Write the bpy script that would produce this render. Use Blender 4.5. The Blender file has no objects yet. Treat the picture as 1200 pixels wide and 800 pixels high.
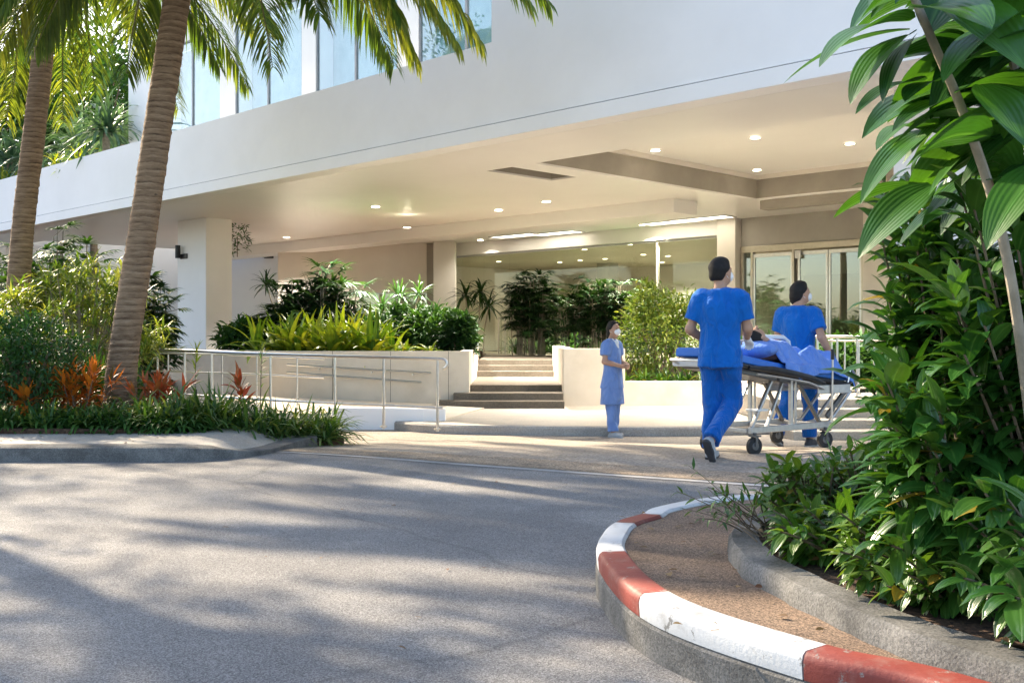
SUN_EL, SUN_AZ, EXPO = 33, -43.5, 1.65
import bpy, math, random
import numpy as np
from mathutils import Vector, Matrix

random.seed(7)
RNG = np.random.default_rng(7)
SC = bpy.context.scene
COL = SC.collection
R = math.radians
F, H, HY = 1250.0, 1.1, 393.0          # focal length in photo pixels, eye height, horizon row


def P(px, py, Y):
    """a point seen at photo pixel px,py at depth Y"""
    return ((px - 600) / F * Y, Y, H + (HY - py) / F * Y)


def onz(px, py, z):
    Y = (H - z) * F / (py - HY)
    return ((px - 600) / F * Y, Y, z)


def gz(Y):
    """the ground falls about a quarter of a metre towards the entrance"""
    t = np.clip((np.asarray(Y, float) - 9.4) / 4.8, 0, 1)
    return -0.24 * t * t * (3 - 2 * t)


# ------------------------------------------------------------------ objects
def tag(o, label=None, cat=None, group=None, kind=None):
    if label: o['label'] = label
    if cat: o['category'] = cat
    if group: o['group'] = group
    if kind: o['kind'] = kind
    return o


def empty(name, loc=(0, 0, 0), rz=0.0, label=None, cat=None, group=None):
    o = bpy.data.objects.new(name, None)
    o.empty_display_size = 0.2
    COL.objects.link(o)
    o.location = loc
    o.rotation_euler = (0, 0, rz)
    return tag(o, label, cat, group)


def link_mesh(name, me, mat, parent=None):
    o = bpy.data.objects.new(name, me)
    COL.objects.link(o)
    for m in (mat if isinstance(mat, (list, tuple)) else [mat]):
        me.materials.append(m)
    if parent is not None:
        o.parent = parent
    return o


class MB:
    """collects boxes, prisms and tubes; build() links them as one mesh object"""
    def __init__(self):
        self.v, self.f, self.mi = [], [], []
        self.cur = 0

    def add(self, vs, fs):
        b = len(self.v)
        self.v += [tuple(map(float, p)) for p in vs]
        self.f += [tuple(b + i for i in q) for q in fs]
        self.mi += [self.cur] * len(fs)
        return self

    def box(self, x0, x1, y0, y1, z0, z1):
        return self.frame((0, 0, 0), (1, 0, 0), (0, 1, 0), (0, 0, 1), x0, x1, y0, y1, z0, z1)

    def frame(self, o, ax, ay, az, a0, a1, b0, b1, c0, c1):
        o, ax, ay, az = map(np.array, (o, ax, ay, az))
        vs = [o + ax * a + ay * b + az * c for c in (c0, c1) for b in (b0, b1) for a in (a0, a1)]
        return self.add(vs, [(0, 2, 3, 1), (4, 5, 7, 6), (0, 1, 5, 4), (2, 6, 7, 3), (0, 4, 6, 2), (1, 3, 7, 5)])

    def bar(self, p, q, w, h, up=(0, 0, 1)):
        p, q, up = Vector(p), Vector(q), Vector(up)
        d = (q - p); L = d.length; d.normalize()
        s = d.cross(up)
        if s.length < 1e-4: s = d.cross(Vector((1, 0, 0)))
        s.normalize(); u = s.cross(d)
        return self.frame(p, d, s, u, 0, L, -w / 2, w / 2, -h / 2, h / 2)

    def prism(self, poly, z0, z1):
        n = len(poly)
        a = sum(poly[i][0] * poly[(i + 1) % n][1] - poly[(i + 1) % n][0] * poly[i][1] for i in range(n))
        if a < 0: poly = poly[::-1]
        zz0 = z0 if hasattr(z0, '__len__') else [z0] * n
        zz1 = z1 if hasattr(z1, '__len__') else [z1] * n
        vs = [(p[0], p[1], z) for p, z in zip(poly, zz0)] + [(p[0], p[1], z) for p, z in zip(poly, zz1)]
        fs = [tuple(range(n - 1, -1, -1)), tuple(range(n, 2 * n))]
        fs += [(i, (i + 1) % n, n + (i + 1) % n, n + i) for i in range(n)]
        return self.add(vs, fs)

    def tube(self, pts, r, n=8, cap=True):
        pts = [Vector(p) for p in pts]
        rs = r if hasattr(r, '__len__') else [r] * len(pts)
        vs, fs = [], []
        prev = None
        for i, p in enumerate(pts):
            d = (pts[min(i + 1, len(pts) - 1)] - pts[max(i - 1, 0)])
            d.normalize()
            if prev is None:
                s = d.cross(Vector((0, 0, 1)))
                if s.length < 1e-3: s = d.cross(Vector((1, 0, 0)))
            else:
                s = prev - d * prev.dot(d)
            s.normalize(); prev = s
            u = d.cross(s)
            for k in range(n):
                a = 2 * math.pi * k / n
                vs.append(p + (s * math.cos(a) + u * math.sin(a)) * rs[i])
        m = len(pts)
        for i in range(m - 1):
            for k in range(n):
                k2 = (k + 1) % n
                fs.append((i * n + k, i * n + k2, (i + 1) * n + k2, (i + 1) * n + k))
        if cap:
            fs.append(tuple(range(n - 1, -1, -1)))
            fs.append(tuple((m - 1) * n + k for k in range(n)))
        return self.add(vs, fs)

    def disc(self, c, ax, r0, r1, h, n=20):
        """a short solid of revolution about axis ax"""
        c, ax = Vector(c), Vector(ax).normalized()
        return self.tube([c - ax * h / 2, c - ax * h * .4, c + ax * h * .4, c + ax * h / 2], [r0, r1, r1, r0], n)

    def build(self, name, mat, parent=None, smooth=False, bevel=0.0, seg=2):
        me = bpy.data.meshes.new(name)
        me.from_pydata(self.v, [], self.f)
        o = link_mesh(name, me, mat, parent)
        if any(self.mi): me.polygons.foreach_set('material_index', self.mi)
        if smooth:
            me.polygons.foreach_set('use_smooth', [True] * len(me.polygons))
            try: me.set_sharp_from_angle(angle=R(40))
            except Exception: pass
        if bevel:
            b = o.modifiers.new('bevel', 'BEVEL'); b.width = bevel; b.segments = seg
            b.limit_method = 'ANGLE'; b.angle_limit = R(40)
        me.update()
        return o


def np_mesh(name, V, Fq, mat, parent=None, uv=None, rnd=None, smooth=True):
    V = np.asarray(V, np.float32); Fq = np.asarray(Fq, np.int32)
    me = bpy.data.meshes.new(name)
    me.vertices.add(len(V)); me.vertices.foreach_set('co', V.ravel())
    n, k = Fq.shape
    me.loops.add(n * k); me.loops.foreach_set('vertex_index', Fq.ravel())
    me.polygons.add(n)
    me.polygons.foreach_set('loop_start', np.arange(0, n * k, k, dtype=np.int32))
    me.update(calc_edges=True)
    if uv is not None:
        l = me.uv_layers.new(name='UVMap')
        l.data.foreach_set('uv', np.asarray(uv, np.float32)[Fq.ravel()].ravel())
    if rnd is not None:
        a = me.attributes.new('rnd', 'FLOAT', 'POINT')
        a.data.foreach_set('value', np.asarray(rnd, np.float32))
    me.polygons.foreach_set('use_smooth', np.full(n, smooth))
    me.validate()
    return link_mesh(name, me, mat, parent)


# ------------------------------------------------------------------ materials
def nmat(name):
    m = bpy.data.materials.new(name); m.use_nodes = True
    nt = m.node_tree; nt.nodes.clear()
    out = nt.nodes.new('ShaderNodeOutputMaterial')
    return m, nt, out


def N(nt, typ, **kw):
    n = nt.nodes.new('ShaderNode' + typ)
    for k, v in kw.items():
        if hasattr(n, k) and k not in n.inputs: setattr(n, k, v)
        else: n.inputs[k].default_value = v
    return n


def col(c): return (c[0], c[1], c[2], 1)


def ramp(nt, stops):
    r = nt.nodes.new('ShaderNodeValToRGB')
    e = r.color_ramp.elements
    while len(e) < len(stops): e.new(0.5)
    for el, (p, c) in zip(e, stops): el.position = p; el.color = col(c)
    return r


def surf(name, c1, c2, scale=3.0, rough=.7, bump=.0, bscale=40.0, metal=0.0, speck=None, sscale=200.0,
         spec=.4, detail=6, stain=None, coat=0.0, chip=None, crack=None):
    """two-tone noise surface with optional fine speckle, large stains and bump"""
    m, nt, out = nmat(name)
    b = N(nt, 'BsdfPrincipled'); b.inputs['Roughness'].default_value = rough
    b.inputs['Metallic'].default_value = metal; b.inputs['Specular IOR Level'].default_value = spec
    if coat: b.inputs['Coat Weight'].default_value = coat
    tc = N(nt, 'TexCoord')
    n1 = N(nt, 'TexNoise', Scale=scale, Detail=detail, Roughness=.6)
    nt.links.new(tc.outputs['Object'], n1.inputs['Vector'])
    r = ramp(nt, [(.3, c1), (.7, c2)])
    nt.links.new(n1.outputs['Fac'], r.inputs['Fac'])
    cur = r.outputs['Color']
    if stain:
        sc_, c3, amt = stain
        n3 = N(nt, 'TexNoise', Scale=sc_, Detail=8, Roughness=.65)
        nt.links.new(tc.outputs['Object'], n3.inputs['Vector'])
        rr = ramp(nt, [(.52, (0, 0, 0)), (.68, (amt, amt, amt))])
        nt.links.new(n3.outputs['Fac'], rr.inputs['Fac'])
        mx = N(nt, 'MixRGB'); nt.links.new(rr.outputs['Color'], mx.inputs['Fac'])
        nt.links.new(cur, mx.inputs['Color1']); mx.inputs['Color2'].default_value = col(c3)
        cur = mx.outputs['Color']
    if chip:
        n4 = N(nt, 'TexNoise', Scale=chip[0], Detail=9, Roughness=.75)
        nt.links.new(tc.outputs['Object'], n4.inputs['Vector'])
        rr = ramp(nt, [(chip[2], (0, 0, 0)), (chip[2] + .025, (1, 1, 1))])
        nt.links.new(n4.outputs['Fac'], rr.inputs['Fac'])
        mx = N(nt, 'MixRGB'); nt.links.new(rr.outputs['Color'], mx.inputs['Fac'])
        nt.links.new(cur, mx.inputs['Color1']); mx.inputs['Color2'].default_value = col(chip[1]); cur = mx.outputs['Color']
    if crack:
        nw = N(nt, 'TexNoise', Scale=1.5, Detail=6); nt.links.new(tc.outputs['Object'], nw.inputs['Vector'])
        mv = N(nt, 'MixRGB'); mv.inputs['Fac'].default_value = .25
        nt.links.new(tc.outputs['Object'], mv.inputs['Color1']); nt.links.new(nw.outputs['Color'], mv.inputs['Color2'])
        vc = N(nt, 'TexVoronoi', Scale=crack[0]); vc.feature = 'DISTANCE_TO_EDGE'
        nt.links.new(mv.outputs['Color'], vc.inputs['Vector'])
        rr = ramp(nt, [(0.0, (crack[2],) * 3), (crack[1], (0, 0, 0))])
        nt.links.new(vc.outputs['Distance'], rr.inputs['Fac'])
        mx = N(nt, 'MixRGB'); nt.links.new(rr.outputs['Color'], mx.inputs['Fac'])
        nt.links.new(cur, mx.inputs['Color1']); mx.inputs['Color2'].default_value = (.05, .048, .046, 1); cur = mx.outputs['Color']
    if speck:
        v = N(nt, 'TexVoronoi', Scale=sscale); nt.links.new(tc.outputs['Object'], v.inputs['Vector'])
        sp = N(nt, 'SeparateColor'); nt.links.new(v.outputs['Color'], sp.inputs['Color'])
        r2 = ramp(nt, [(0, speck[0]), (.5, (.5, .5, .5)), (1, speck[1])])
        nt.links.new(sp.outputs['Red'], r2.inputs['Fac'])
        mx = N(nt, 'MixRGB', blend_type='OVERLAY'); mx.inputs['Fac'].default_value = .9
        nt.links.new(cur, mx.inputs['Color1']); nt.links.new(r2.outputs['Color'], mx.inputs['Color2'])
        cur = mx.outputs['Color']
    nt.links.new(cur, b.inputs['Base Color'])
    if bump:
        n2 = N(nt, 'TexNoise', Scale=bscale, Detail=5, Roughness=.7)
        nt.links.new(tc.outputs['Object'], n2.inputs['Vector'])
        bp = N(nt, 'Bump', Strength=bump, Distance=.01)
        nt.links.new(n2.outputs['Fac'], bp.inputs['Height']); nt.links.new(bp.outputs['Normal'], b.inputs['Normal'])
    nt.links.new(b.outputs['BSDF'], out.inputs['Surface'])
    return m


def leafmat(name, stops, rough=.4, trans=.3, veins=0, spec=.5, mid=.25, tcol=None, dry=False):
    """leaf colour varies from leaf to leaf (rnd attribute); pale midrib and pleats follow the leaf's own UV"""
    m, nt, out = nmat(name)
    at = N(nt, 'Attribute', attribute_name='rnd')
    st_ = [(.96 * i / (len(stops) - 1), c) for i, c in enumerate(stops)] + ([(.99, (.26, .20, .03))] if dry else [])
    r = ramp(nt, st_)
    nt.links.new(at.outputs['Fac'], r.inputs['Fac'])
    uv = N(nt, 'UVMap'); sp = N(nt, 'SeparateXYZ'); nt.links.new(uv.outputs['UV'], sp.inputs['Vector'])
    a = N(nt, 'Math', operation='SUBTRACT'); nt.links.new(sp.outputs['X'], a.inputs[0]); a.inputs[1].default_value = .5
    ab = N(nt, 'Math', operation='ABSOLUTE'); nt.links.new(a.outputs[0], ab.inputs[0])
    lt = N(nt, 'MapRange'); nt.links.new(ab.outputs[0], lt.inputs['Value'])
    lt.inputs['From Min'].default_value = .0; lt.inputs['From Max'].default_value = .06
    lt.inputs['To Min'].default_value = mid; lt.inputs['To Max'].default_value = 0
    mx = N(nt, 'MixRGB'); nt.links.new(lt.outputs[0], mx.inputs['Fac'])
    nt.links.new(r.outputs['Color'], mx.inputs['Color1'])
    mc = stops[-1]
    mx.inputs['Color2'].default_value = col([min(1, x * 1.8 + .03) for x in mc])
    ns = N(nt, 'TexNoise', Scale=9.0, Detail=3); tc = N(nt, 'TexCoord')
    nt.links.new(tc.outputs['Object'], ns.inputs['Vector'])
    hs = N(nt, 'HueSaturation'); nt.links.new(mx.outputs['Color'], hs.inputs['Color'])
    mr = N(nt, 'MapRange'); nt.links.new(ns.outputs['Fac'], mr.inputs['Value'])
    mr.inputs['From Min'].default_value = .25; mr.inputs['From Max'].default_value = .75
    mr.inputs['To Min'].default_value = .75; mr.inputs['To Max'].default_value = 1.25
    nt.links.new(mr.outputs[0], hs.inputs['Value'])
    b = N(nt, 'BsdfPrincipled'); b.inputs['Roughness'].default_value = rough
    b.inputs['Specular IOR Level'].default_value = spec
    nt.links.new(hs.outputs['Color'], b.inputs['Base Color'])
    t = N(nt, 'BsdfTranslucent')
    h2 = N(nt, 'MixRGB', blend_type='MULTIPLY'); h2.inputs['Fac'].default_value = 1
    nt.links.new(hs.outputs['Color'], h2.inputs['Color1'])
    h2.inputs['Color2'].default_value = col(tcol or (1.7, 1.5, .5))
    nt.links.new(h2.outputs['Color'], t.inputs['Color'])
    if veins:
        ml = N(nt, 'Math', operation='MULTIPLY'); nt.links.new(ab.outputs[0], ml.inputs[0]); ml.inputs[1].default_value = 2 * math.pi * veins
        sn = N(nt, 'Math', operation='SINE'); nt.links.new(ml.outputs[0], sn.inputs[0])
        bp = N(nt, 'Bump', Strength=.16, Distance=.004); nt.links.new(sn.outputs[0], bp.inputs['Height'])
        nt.links.new(bp.outputs['Normal'], b.inputs['Normal'])
    ms = N(nt, 'MixShader', Fac=trans)
    nt.links.new(b.outputs['BSDF'], ms.inputs[1]); nt.links.new(t.outputs['BSDF'], ms.inputs[2])
    nt.links.new(ms.outputs[0], out.inputs['Surface'])
    return m


def glassmat(name, tint, refl=1.0, rough=0.0):
    m, nt, out = nmat(name)
    t = N(nt, 'BsdfTransparent'); t.inputs['Color'].default_value = col(tint)
    g = N(nt, 'BsdfGlossy'); g.inputs['Roughness'].default_value = rough
    lw = N(nt, 'LayerWeight', Blend=.5)
    pw = N(nt, 'Math', operation='POWER'); nt.links.new(lw.outputs['Facing'], pw.inputs[0]); pw.inputs[1].default_value = 5.0
    mu = N(nt, 'Math', operation='MULTIPLY_ADD', use_clamp=True); nt.links.new(pw.outputs[0], mu.inputs[0])
    mu.inputs[1].default_value = .9; mu.inputs[2].default_value = .045 * refl     # Schlick reflectance
    ms = N(nt, 'MixShader'); nt.links.new(mu.outputs[0], ms.inputs['Fac'])
    nt.links.new(t.outputs[0], ms.inputs[1]); nt.links.new(g.outputs[0], ms.inputs[2])
    nt.links.new(ms.outputs[0], out.inputs['Surface'])
    return m


def emit(name, c, s):
    m, nt, out = nmat(name)
    e = N(nt, 'Emission', Color=col(c), Strength=s); nt.links.new(e.outputs[0], out.inputs['Surface'])
    return m


M = {}


def cloth(name, c1, c2, fold=.85, rough=.85):
    m, nt, out = nmat(name)
    b = N(nt, 'BsdfPrincipled', Roughness=rough); b.inputs['Specular IOR Level'].default_value = .15
    b.inputs['Sheen Weight'].default_value = .15
    tc = N(nt, 'TexCoord'); mp = N(nt, 'Mapping'); mp.inputs['Scale'].default_value = (1.5, 1.5, .75); mp.inputs['Rotation'].default_value = (.3, .5, .2)
    nt.links.new(tc.outputs['Object'], mp.inputs['Vector'])
    n1 = N(nt, 'TexNoise', Scale=7.0, Detail=3, Roughness=.5, Distortion=.8); nt.links.new(mp.outputs[0], n1.inputs['Vector'])
    r = ramp(nt, [(.3, c1), (.7, c2)]); nt.links.new(n1.outputs['Fac'], r.inputs['Fac']); nt.links.new(r.outputs['Color'], b.inputs['Base Color'])
    n2 = N(nt, 'TexNoise', Scale=420.0, Detail=2); nt.links.new(tc.outputs['Object'], n2.inputs['Vector'])
    ad = N(nt, 'Math', operation='MULTIPLY_ADD'); nt.links.new(n2.outputs['Fac'], ad.inputs[0]); ad.inputs[1].default_value = .03; nt.links.new(n1.outputs['Fac'], ad.inputs[2])
    bp = N(nt, 'Bump', Strength=fold, Distance=.06); nt.links.new(ad.outputs[0], bp.inputs['Height']); nt.links.new(bp.outputs['Normal'], b.inputs['Normal'])
    nt.links.new(b.outputs[0], out.inputs['Surface'])
    return m


M['stucco'] = surf('stucco', (.84, .83, .81), (.88, .87, .85), 1.2, .7, .12, 60, stain=(.35, (.79, .78, .76), .5))
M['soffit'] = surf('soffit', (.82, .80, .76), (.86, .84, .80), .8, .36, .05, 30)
M['groove'] = surf('groove', (.25, .25, .26), (.3, .3, .3), 5, .8)
M['reflection'] = surf('dark_green_reflection', (.018, .035, .028), (.03, .05, .04), 3, .35)  # dark tone standing in for a band mirrored in the glass
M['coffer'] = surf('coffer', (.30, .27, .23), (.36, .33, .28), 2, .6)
M['lobby_ceiling'] = surf('lobby_ceiling', (.46, .42, .31), (.52, .48, .36), 1, .5)
M['beige'] = surf('beige_plaster', (.69, .65, .58), (.75, .70, .63), 1.5, .8, .05, 50)
M['panel'] = surf('grey_panel', (.36, .34, .30), (.42, .40, .35), 1.5, .6)
M['planterwall'] = surf('planter_stone', (.62, .54, .43), (.71, .63, .52), 2.0, .65, .08, 60, stain=(1.2, (.52, .44, .34), .5))
M['steps'] = surf('step_stone', (.115, .098, .077), (.165, .140, .112), 2.5, .9, .06, 80, spec=.08, speck=((.38, .38, .38), (.62, .62, .62)), sscale=90)
M['plaza'] = surf('plaza_stone', (.40, .35, .29), (.52, .46, .38), 1.0, .55, .06, 80, speck=((.42, .42, .42), (.58, .58, .58)), sscale=70, stain=(.6, (.30, .26, .21), .6))
M['forecourt'] = surf('forecourt_paving', (.24, .205, .17), (.36, .31, .255), 1.2, .75, .25, 160, speck=((.3, .3, .3), (.72, .72, .72)), sscale=60, stain=(.5, (.19, .165, .14), .8))
M['pebble_band'] = surf('washed_band', (.25, .19, .135), (.37, .29, .21), 3.0, .85, .8, 120, speck=((.2, .2, .2), (.85, .85, .85)), sscale=90, stain=(1.2, (.17, .13, .095), .8))
M['asphalt'] = surf('asphalt', (.15, .145, .143), (.235, .228, .22), .9, .85, .9, 140, speck=((.2, .2, .2), (.9, .9, .9)), sscale=230, stain=(.45, (.31, .295, .275), .8), chip=(.55, (.15, .147, .145), .68), crack=(.22, .0028, .3))
M['sidewalk'] = surf('sidewalk_concrete', (.30, .275, .245), (.42, .39, .35), 1.4, .8, .3, 120, speck=((.38, .38, .38), (.62, .62, .62)), sscale=120, stain=(.8, (.27, .25, .22), .7))
M['kerb'] = surf('kerb_concrete', (.085, .083, .078), (.18, .175, .165), 5, .9, .6, 90, speck=((.33, .33, .33), (.68, .68, .68)), sscale=160, stain=(3.0, (.05, .047, .042), .85))
M['pebble'] = surf('pebble_wash', (.20, .135, .092), (.29, .205, .145), 2.0, .85, 1.0, 220, speck=((.12, .12, .12), (.92, .9, .88)), sscale=210, stain=(1.6, (.13, .09, .062), .75))
M['pkw'] = surf('white_kerb_paint', (.52, .52, .51), (.62, .62, .61), 6, .55, .25, 60, stain=(7, (.32, .30, .27), .75), chip=(16, (.22, .21, .19), .60))
M['pkr'] = surf('red_kerb_paint', (.19, .030, .022), (.26, .05, .034), 6, .55, .25, 60, stain=(9, (.25, .12, .095), .7), chip=(16, (.24, .19, .165), .60))
M['line'] = surf('line_concrete', (.34, .33, .32), (.46, .45, .44), 4, .8, .2, 80, stain=(2, (.24, .235, .225), .8))
M['soil'] = surf('soil', (.045, .028, .018), (.10, .06, .038), 8, .95, 1.0, 40, speck=((.2, .2, .2), (.85, .8, .75)), sscale=60)
M['ground'] = surf('ground', (.06, .08, .03), (.12, .11, .06), 1, .95)
M['steel'] = surf('brushed_steel', (.62, .60, .57), (.72, .70, .66), 20, .28, metal=1.0)
M['alu'] = surf('aluminium', (.46, .46, .46), (.58, .58, .57), 20, .32, metal=.9)
M['bronze'] = surf('champagne_frame', (.52, .47, .38), (.60, .55, .46), 10, .35, metal=.8)
M['black'] = surf('black_plastic', (.015, .015, .016), (.03, .03, .032), 20, .45)
M['rubber'] = surf('rubber', (.018, .018, .018), (.035, .034, .033), 30, .8, .2, 90)
M['frame'] = surf('grey_window_frame', (.22, .24, .26), (.28, .30, .32), 10, .5)
M['darkmetal'] = surf('dark_metal', (.10, .10, .10), (.15, .15, .15), 20, .4, metal=.6)
M['bark'] = None
M['stem'] = surf('green_stem', (.10, .12, .05), (.18, .17, .09), 14, .7, .3, 60)
M['cane'] = surf('cane', (.20, .17, .12), (.34, .29, .22), 14, .8, .4, 50)
M['woody'] = surf('woody_stem', (.12, .085, .055), (.22, .17, .12), 14, .85, .5, 50)
M['glass'] = glassmat('clear_glass', (.80, .84, .76), 1.0)
M['doorglass'] = glassmat('door_glass', (.66, .74, .66), 4.0)
M['winglass'] = glassmat('window_glass', (.88, .94, .95), 2.6)
M['curtain'] = surf('pale_curtain', (.34, .54, .58), (.52, .70, .72), 2.5, .9)
LAMP_W = 330
M['lamp'] = emit('downlight_glow', (1, .86, .62), 9.0)
M['patch_glow'] = emit('sun_patch_glow', (1, .90, .72), 2.6)  # glow standing in for sunlight thrown up onto the ceiling
M['scrub'] = cloth('royal_blue_cotton', (.002, .105, .42), (.004, .130, .48))
M['scrub_dark'] = cloth('blue_cotton_trousers', (.002, .088, .36), (.004, .108, .42), 1.0)
M['nurseblue'] = cloth('light_blue_cotton', (.14, .24, .52), (.18, .29, .58), .85)
M['sheet'] = cloth('blue_sheet', (.10, .22, .60), (.14, .27, .66), .8)
M['mattress'] = surf('mattress_blue', (.02, .14, .52), (.03, .17, .58), 5, .5, .05, 100)
M['skin'] = surf('skin', (.40, .225, .145), (.46, .265, .175), 12, .5, .06, 200)
M['hair'] = surf('black_hair', (.010, .008, .007), (.018, .015, .013), 40, .6, .5, 160, spec=.25)
M['white'] = surf('white_fabric', (.74, .74, .73), (.80, .80, .79), 8, .7)
M['glove'] = surf('white_glove', (.68, .70, .73), (.76, .77, .80), 10, .6)
M['blueglove'] = surf('blue_glove', (.08, .11, .28), (.12, .15, .34), 10, .5)
M['shoegrey'] = surf('shoe_grey', (.30, .31, .32), (.42, .43, .44), 12, .7)
M['shoedark'] = surf('shoe_dark', (.03, .03, .035), (.06, .06, .065), 12, .7)
M['eye'] = surf('eye_dark', (.012, .01, .01), (.02, .016, .014), 12, .25)
M['plastic_white'] = surf('white_plastic', (.66, .66, .64), (.74, .74, .72), 8, .4)


def barkmat():
    m, nt, out = nmat('palm_bark')
    tc = N(nt, 'TexCoord'); mp = N(nt, 'Mapping'); mp.inputs['Scale'].default_value = (1.6, 1.6, 14.0)
    nt.links.new(tc.outputs['Object'], mp.inputs['Vector'])
    n1 = N(nt, 'TexNoise', Scale=2.6, Detail=10, Roughness=.8); nt.links.new(mp.outputs[0], n1.inputs['Vector'])
    wv = N(nt, 'TexWave', Scale=4.2, Distortion=2.4, Detail=4.0); wv.bands_direction = 'Z'; wv.wave_profile = 'SAW'
    wv.inputs['Detail Scale'].default_value = 1.6
    nt.links.new(tc.outputs['Object'], wv.inputs['Vector'])
    mu = N(nt, 'Math', operation='MULTIPLY_ADD'); nt.links.new(wv.outputs['Fac'], mu.inputs[0]); mu.inputs[1].default_value = .17
    nt.links.new(n1.outputs['Fac'], mu.inputs[2])
    r = ramp(nt, [(.36, (.030, .018, .010)), (.48, (.15, .092, .052)), (.66, (.29, .195, .118)), (.85, (.42, .31, .205))])
    nt.links.new(mu.outputs[0], r.inputs['Fac'])
    b = N(nt, 'BsdfPrincipled', Roughness=.9); nt.links.new(r.outputs['Color'], b.inputs['Base Color'])
    bp = N(nt, 'Bump', Strength=1.0, Distance=.014); nt.links.new(mu.outputs[0], bp.inputs['Height'])
    nt.links.new(bp.outputs['Normal'], b.inputs['Normal'])
    nt.links.new(b.outputs[0], out.inputs['Surface'])
    return m


M['bark'] = barkmat()
M['lf_big'] = leafmat('pleated_leaf', [(.012, .055, .010), (.025, .095, .013), (.045, .14, .018)], .33, .30, veins=9, mid=.35)
M['lf_glossy'] = leafmat('glossy_leaf', [(.010, .042, .010), (.018, .075, .013), (.035, .115, .018), (.07, .16, .025)], .28, .25, veins=3, mid=.3, dry=True)
M['lf_low'] = leafmat('low_shrub_leaf', [(.014, .055, .012), (.03, .10, .016), (.06, .15, .022), (.12, .20, .03)], .35, .3, veins=3, dry=True)
M['lf_round'] = leafmat('fine_leaf', [(.014, .055, .012), (.025, .085, .018), (.04, .12, .025)], .5, .25)
M['lf_yellow'] = leafmat('yellow_green_leaf', [(.13, .20, .025), (.26, .33, .04), (.38, .42, .06), (.50, .50, .12)], .4, .4, tcol=(1.2, 1.2, .4))
M['lf_olive'] = leafmat('olive_yellow_leaf', [(.045, .10, .02), (.09, .165, .025), (.18, .24, .04), (.32, .33, .06)], .45, .35, tcol=(1.2, 1.2, .4))
M['lf_lime'] = leafmat('lime_leaf', [(.06, .14, .015), (.14, .24, .02), (.26, .34, .03), (.40, .42, .04)], .4, .4, tcol=(1.3, 1.2, .4))
M['lf_dark'] = leafmat('dark_palm_leaf', [(.010, .034, .010), (.018, .055, .014), (.03, .08, .018)], .5, .2, spec=.25)
M['lf_mid'] = leafmat('mid_green_leaf', [(.018, .06, .014), (.035, .10, .02), (.06, .14, .03)], .5, .28, spec=.28)
M['lf_grass'] = leafmat('strap_leaf', [(.02, .065, .014), (.045, .12, .022), (.09, .17, .035), (.20, .26, .08)], .4, .35)
M['lf_agave'] = leafmat('blue_green_strap', [(.045, .10, .05), (.075, .15, .07), (.12, .20, .10)], .45, .25, tcol=(1.4, 1.4, .7))
M['lf_croton'] = leafmat('orange_leaf', [(.30, .05, .015), (.50, .12, .015), (.62, .20, .02), (.14, .10, .02)], .4, .35, tcol=(1.3, 1.1, .6))
M['lf_red'] = leafmat('red_leaf', [(.40, .03, .03), (.45, .10, .03), (.16, .10, .03)], .4, .3, tcol=(1.3, 1, .7))
M['lf_frond'] = leafmat('palm_frond_leaf', [(.035, .085, .016), (.07, .14, .022), (.14, .20, .03), (.24, .27, .045)], .38, .4)
M['lf_tree'] = leafmat('tree_leaf', [(.02, .06, .014), (.04, .10, .02), (.08, .14, .03)], .45, .3)
M['lf_dry'] = leafmat('dry_leaf', [(.10, .055, .025), (.20, .12, .05), (.30, .20, .08), (.16, .07, .03)], .7, .15, tcol=(1.2, 1, .7))
M['lf_song'] = leafmat('variegated_leaf', [(.07, .14, .02), (.14, .22, .03), (.26, .32, .05), (.46, .46, .11)], .4, .38, tcol=(1.2, 1.2, .4))
# ------------------------------------------------------------------ helpers for swept kerbs and walls
def catmull(pts, n=8):
    p = [np.array(q, float) for q in pts]
    p = [2 * p[0] - p[1]] + p + [2 * p[-1] - p[-2]]
    out = []
    for i in range(1, len(p) - 2):
        for k in range(n):
            t = k / n
            out.append(.5 * ((2 * p[i]) + (-p[i - 1] + p[i + 1]) * t + (2 * p[i - 1] - 5 * p[i] + 4 * p[i + 1] - p[i + 2]) * t * t
                             + (-p[i - 1] + 3 * p[i] - 3 * p[i + 1] + p[i + 2]) * t ** 3))
    out.append(p[-2])
    return np.array(out)


def sweep(mb, path, prof, zf=None, closed=True, caps=True, scale=None):
    """sweep a closed (offset, z) profile along a plan path; offset is to the left of travel"""
    path = np.asarray(path, float)
    d = np.gradient(path, axis=0); d /= np.linalg.norm(d, axis=1)[:, None]
    nrm = np.stack([-d[:, 1], d[:, 0]], 1)
    m = len(prof); vs = []
    for i, p in enumerate(path):
        z0 = zf(p[0], p[1]) if zf else 0
        sc = scale[i] if scale is not None else 1
        for o, z in prof:
            q = p + nrm[i] * o
            vs.append((q[0], q[1], z0 + z * (sc if z > 0 else 1)))
    fs = []
    for i in range(len(path) - 1):
        for k in range(m if closed else m - 1):
            k2 = (k + 1) % m
            fs.append((i * m + k, i * m + k2, (i + 1) * m + k2, (i + 1) * m + k))
    if caps and closed:
        fs.append(tuple(range(m))); fs.append(tuple((len(path) - 1) * m + k for k in reversed(range(m))))
    mb.add(vs, fs)
    return mb


def grid(name, mat, xs, ys, zf, yf=None, kind='structure'):
    vs, fs = [], []
    nx, ny = len(xs), len(ys)
    for j, y in enumerate(ys):
        for i, x in enumerate(xs):
            yy = yf(x, y) if yf else y
            vs.append((x, yy, zf(x, yy)))
    for j in range(ny - 1):
        for i in range(nx - 1):
            a = j * nx + i
            fs.append((a, a + 1, a + nx + 1, a + nx))
    o = MB().add(vs, fs).build(name, mat, None, smooth=True)
    return tag(o, kind=kind)


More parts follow.
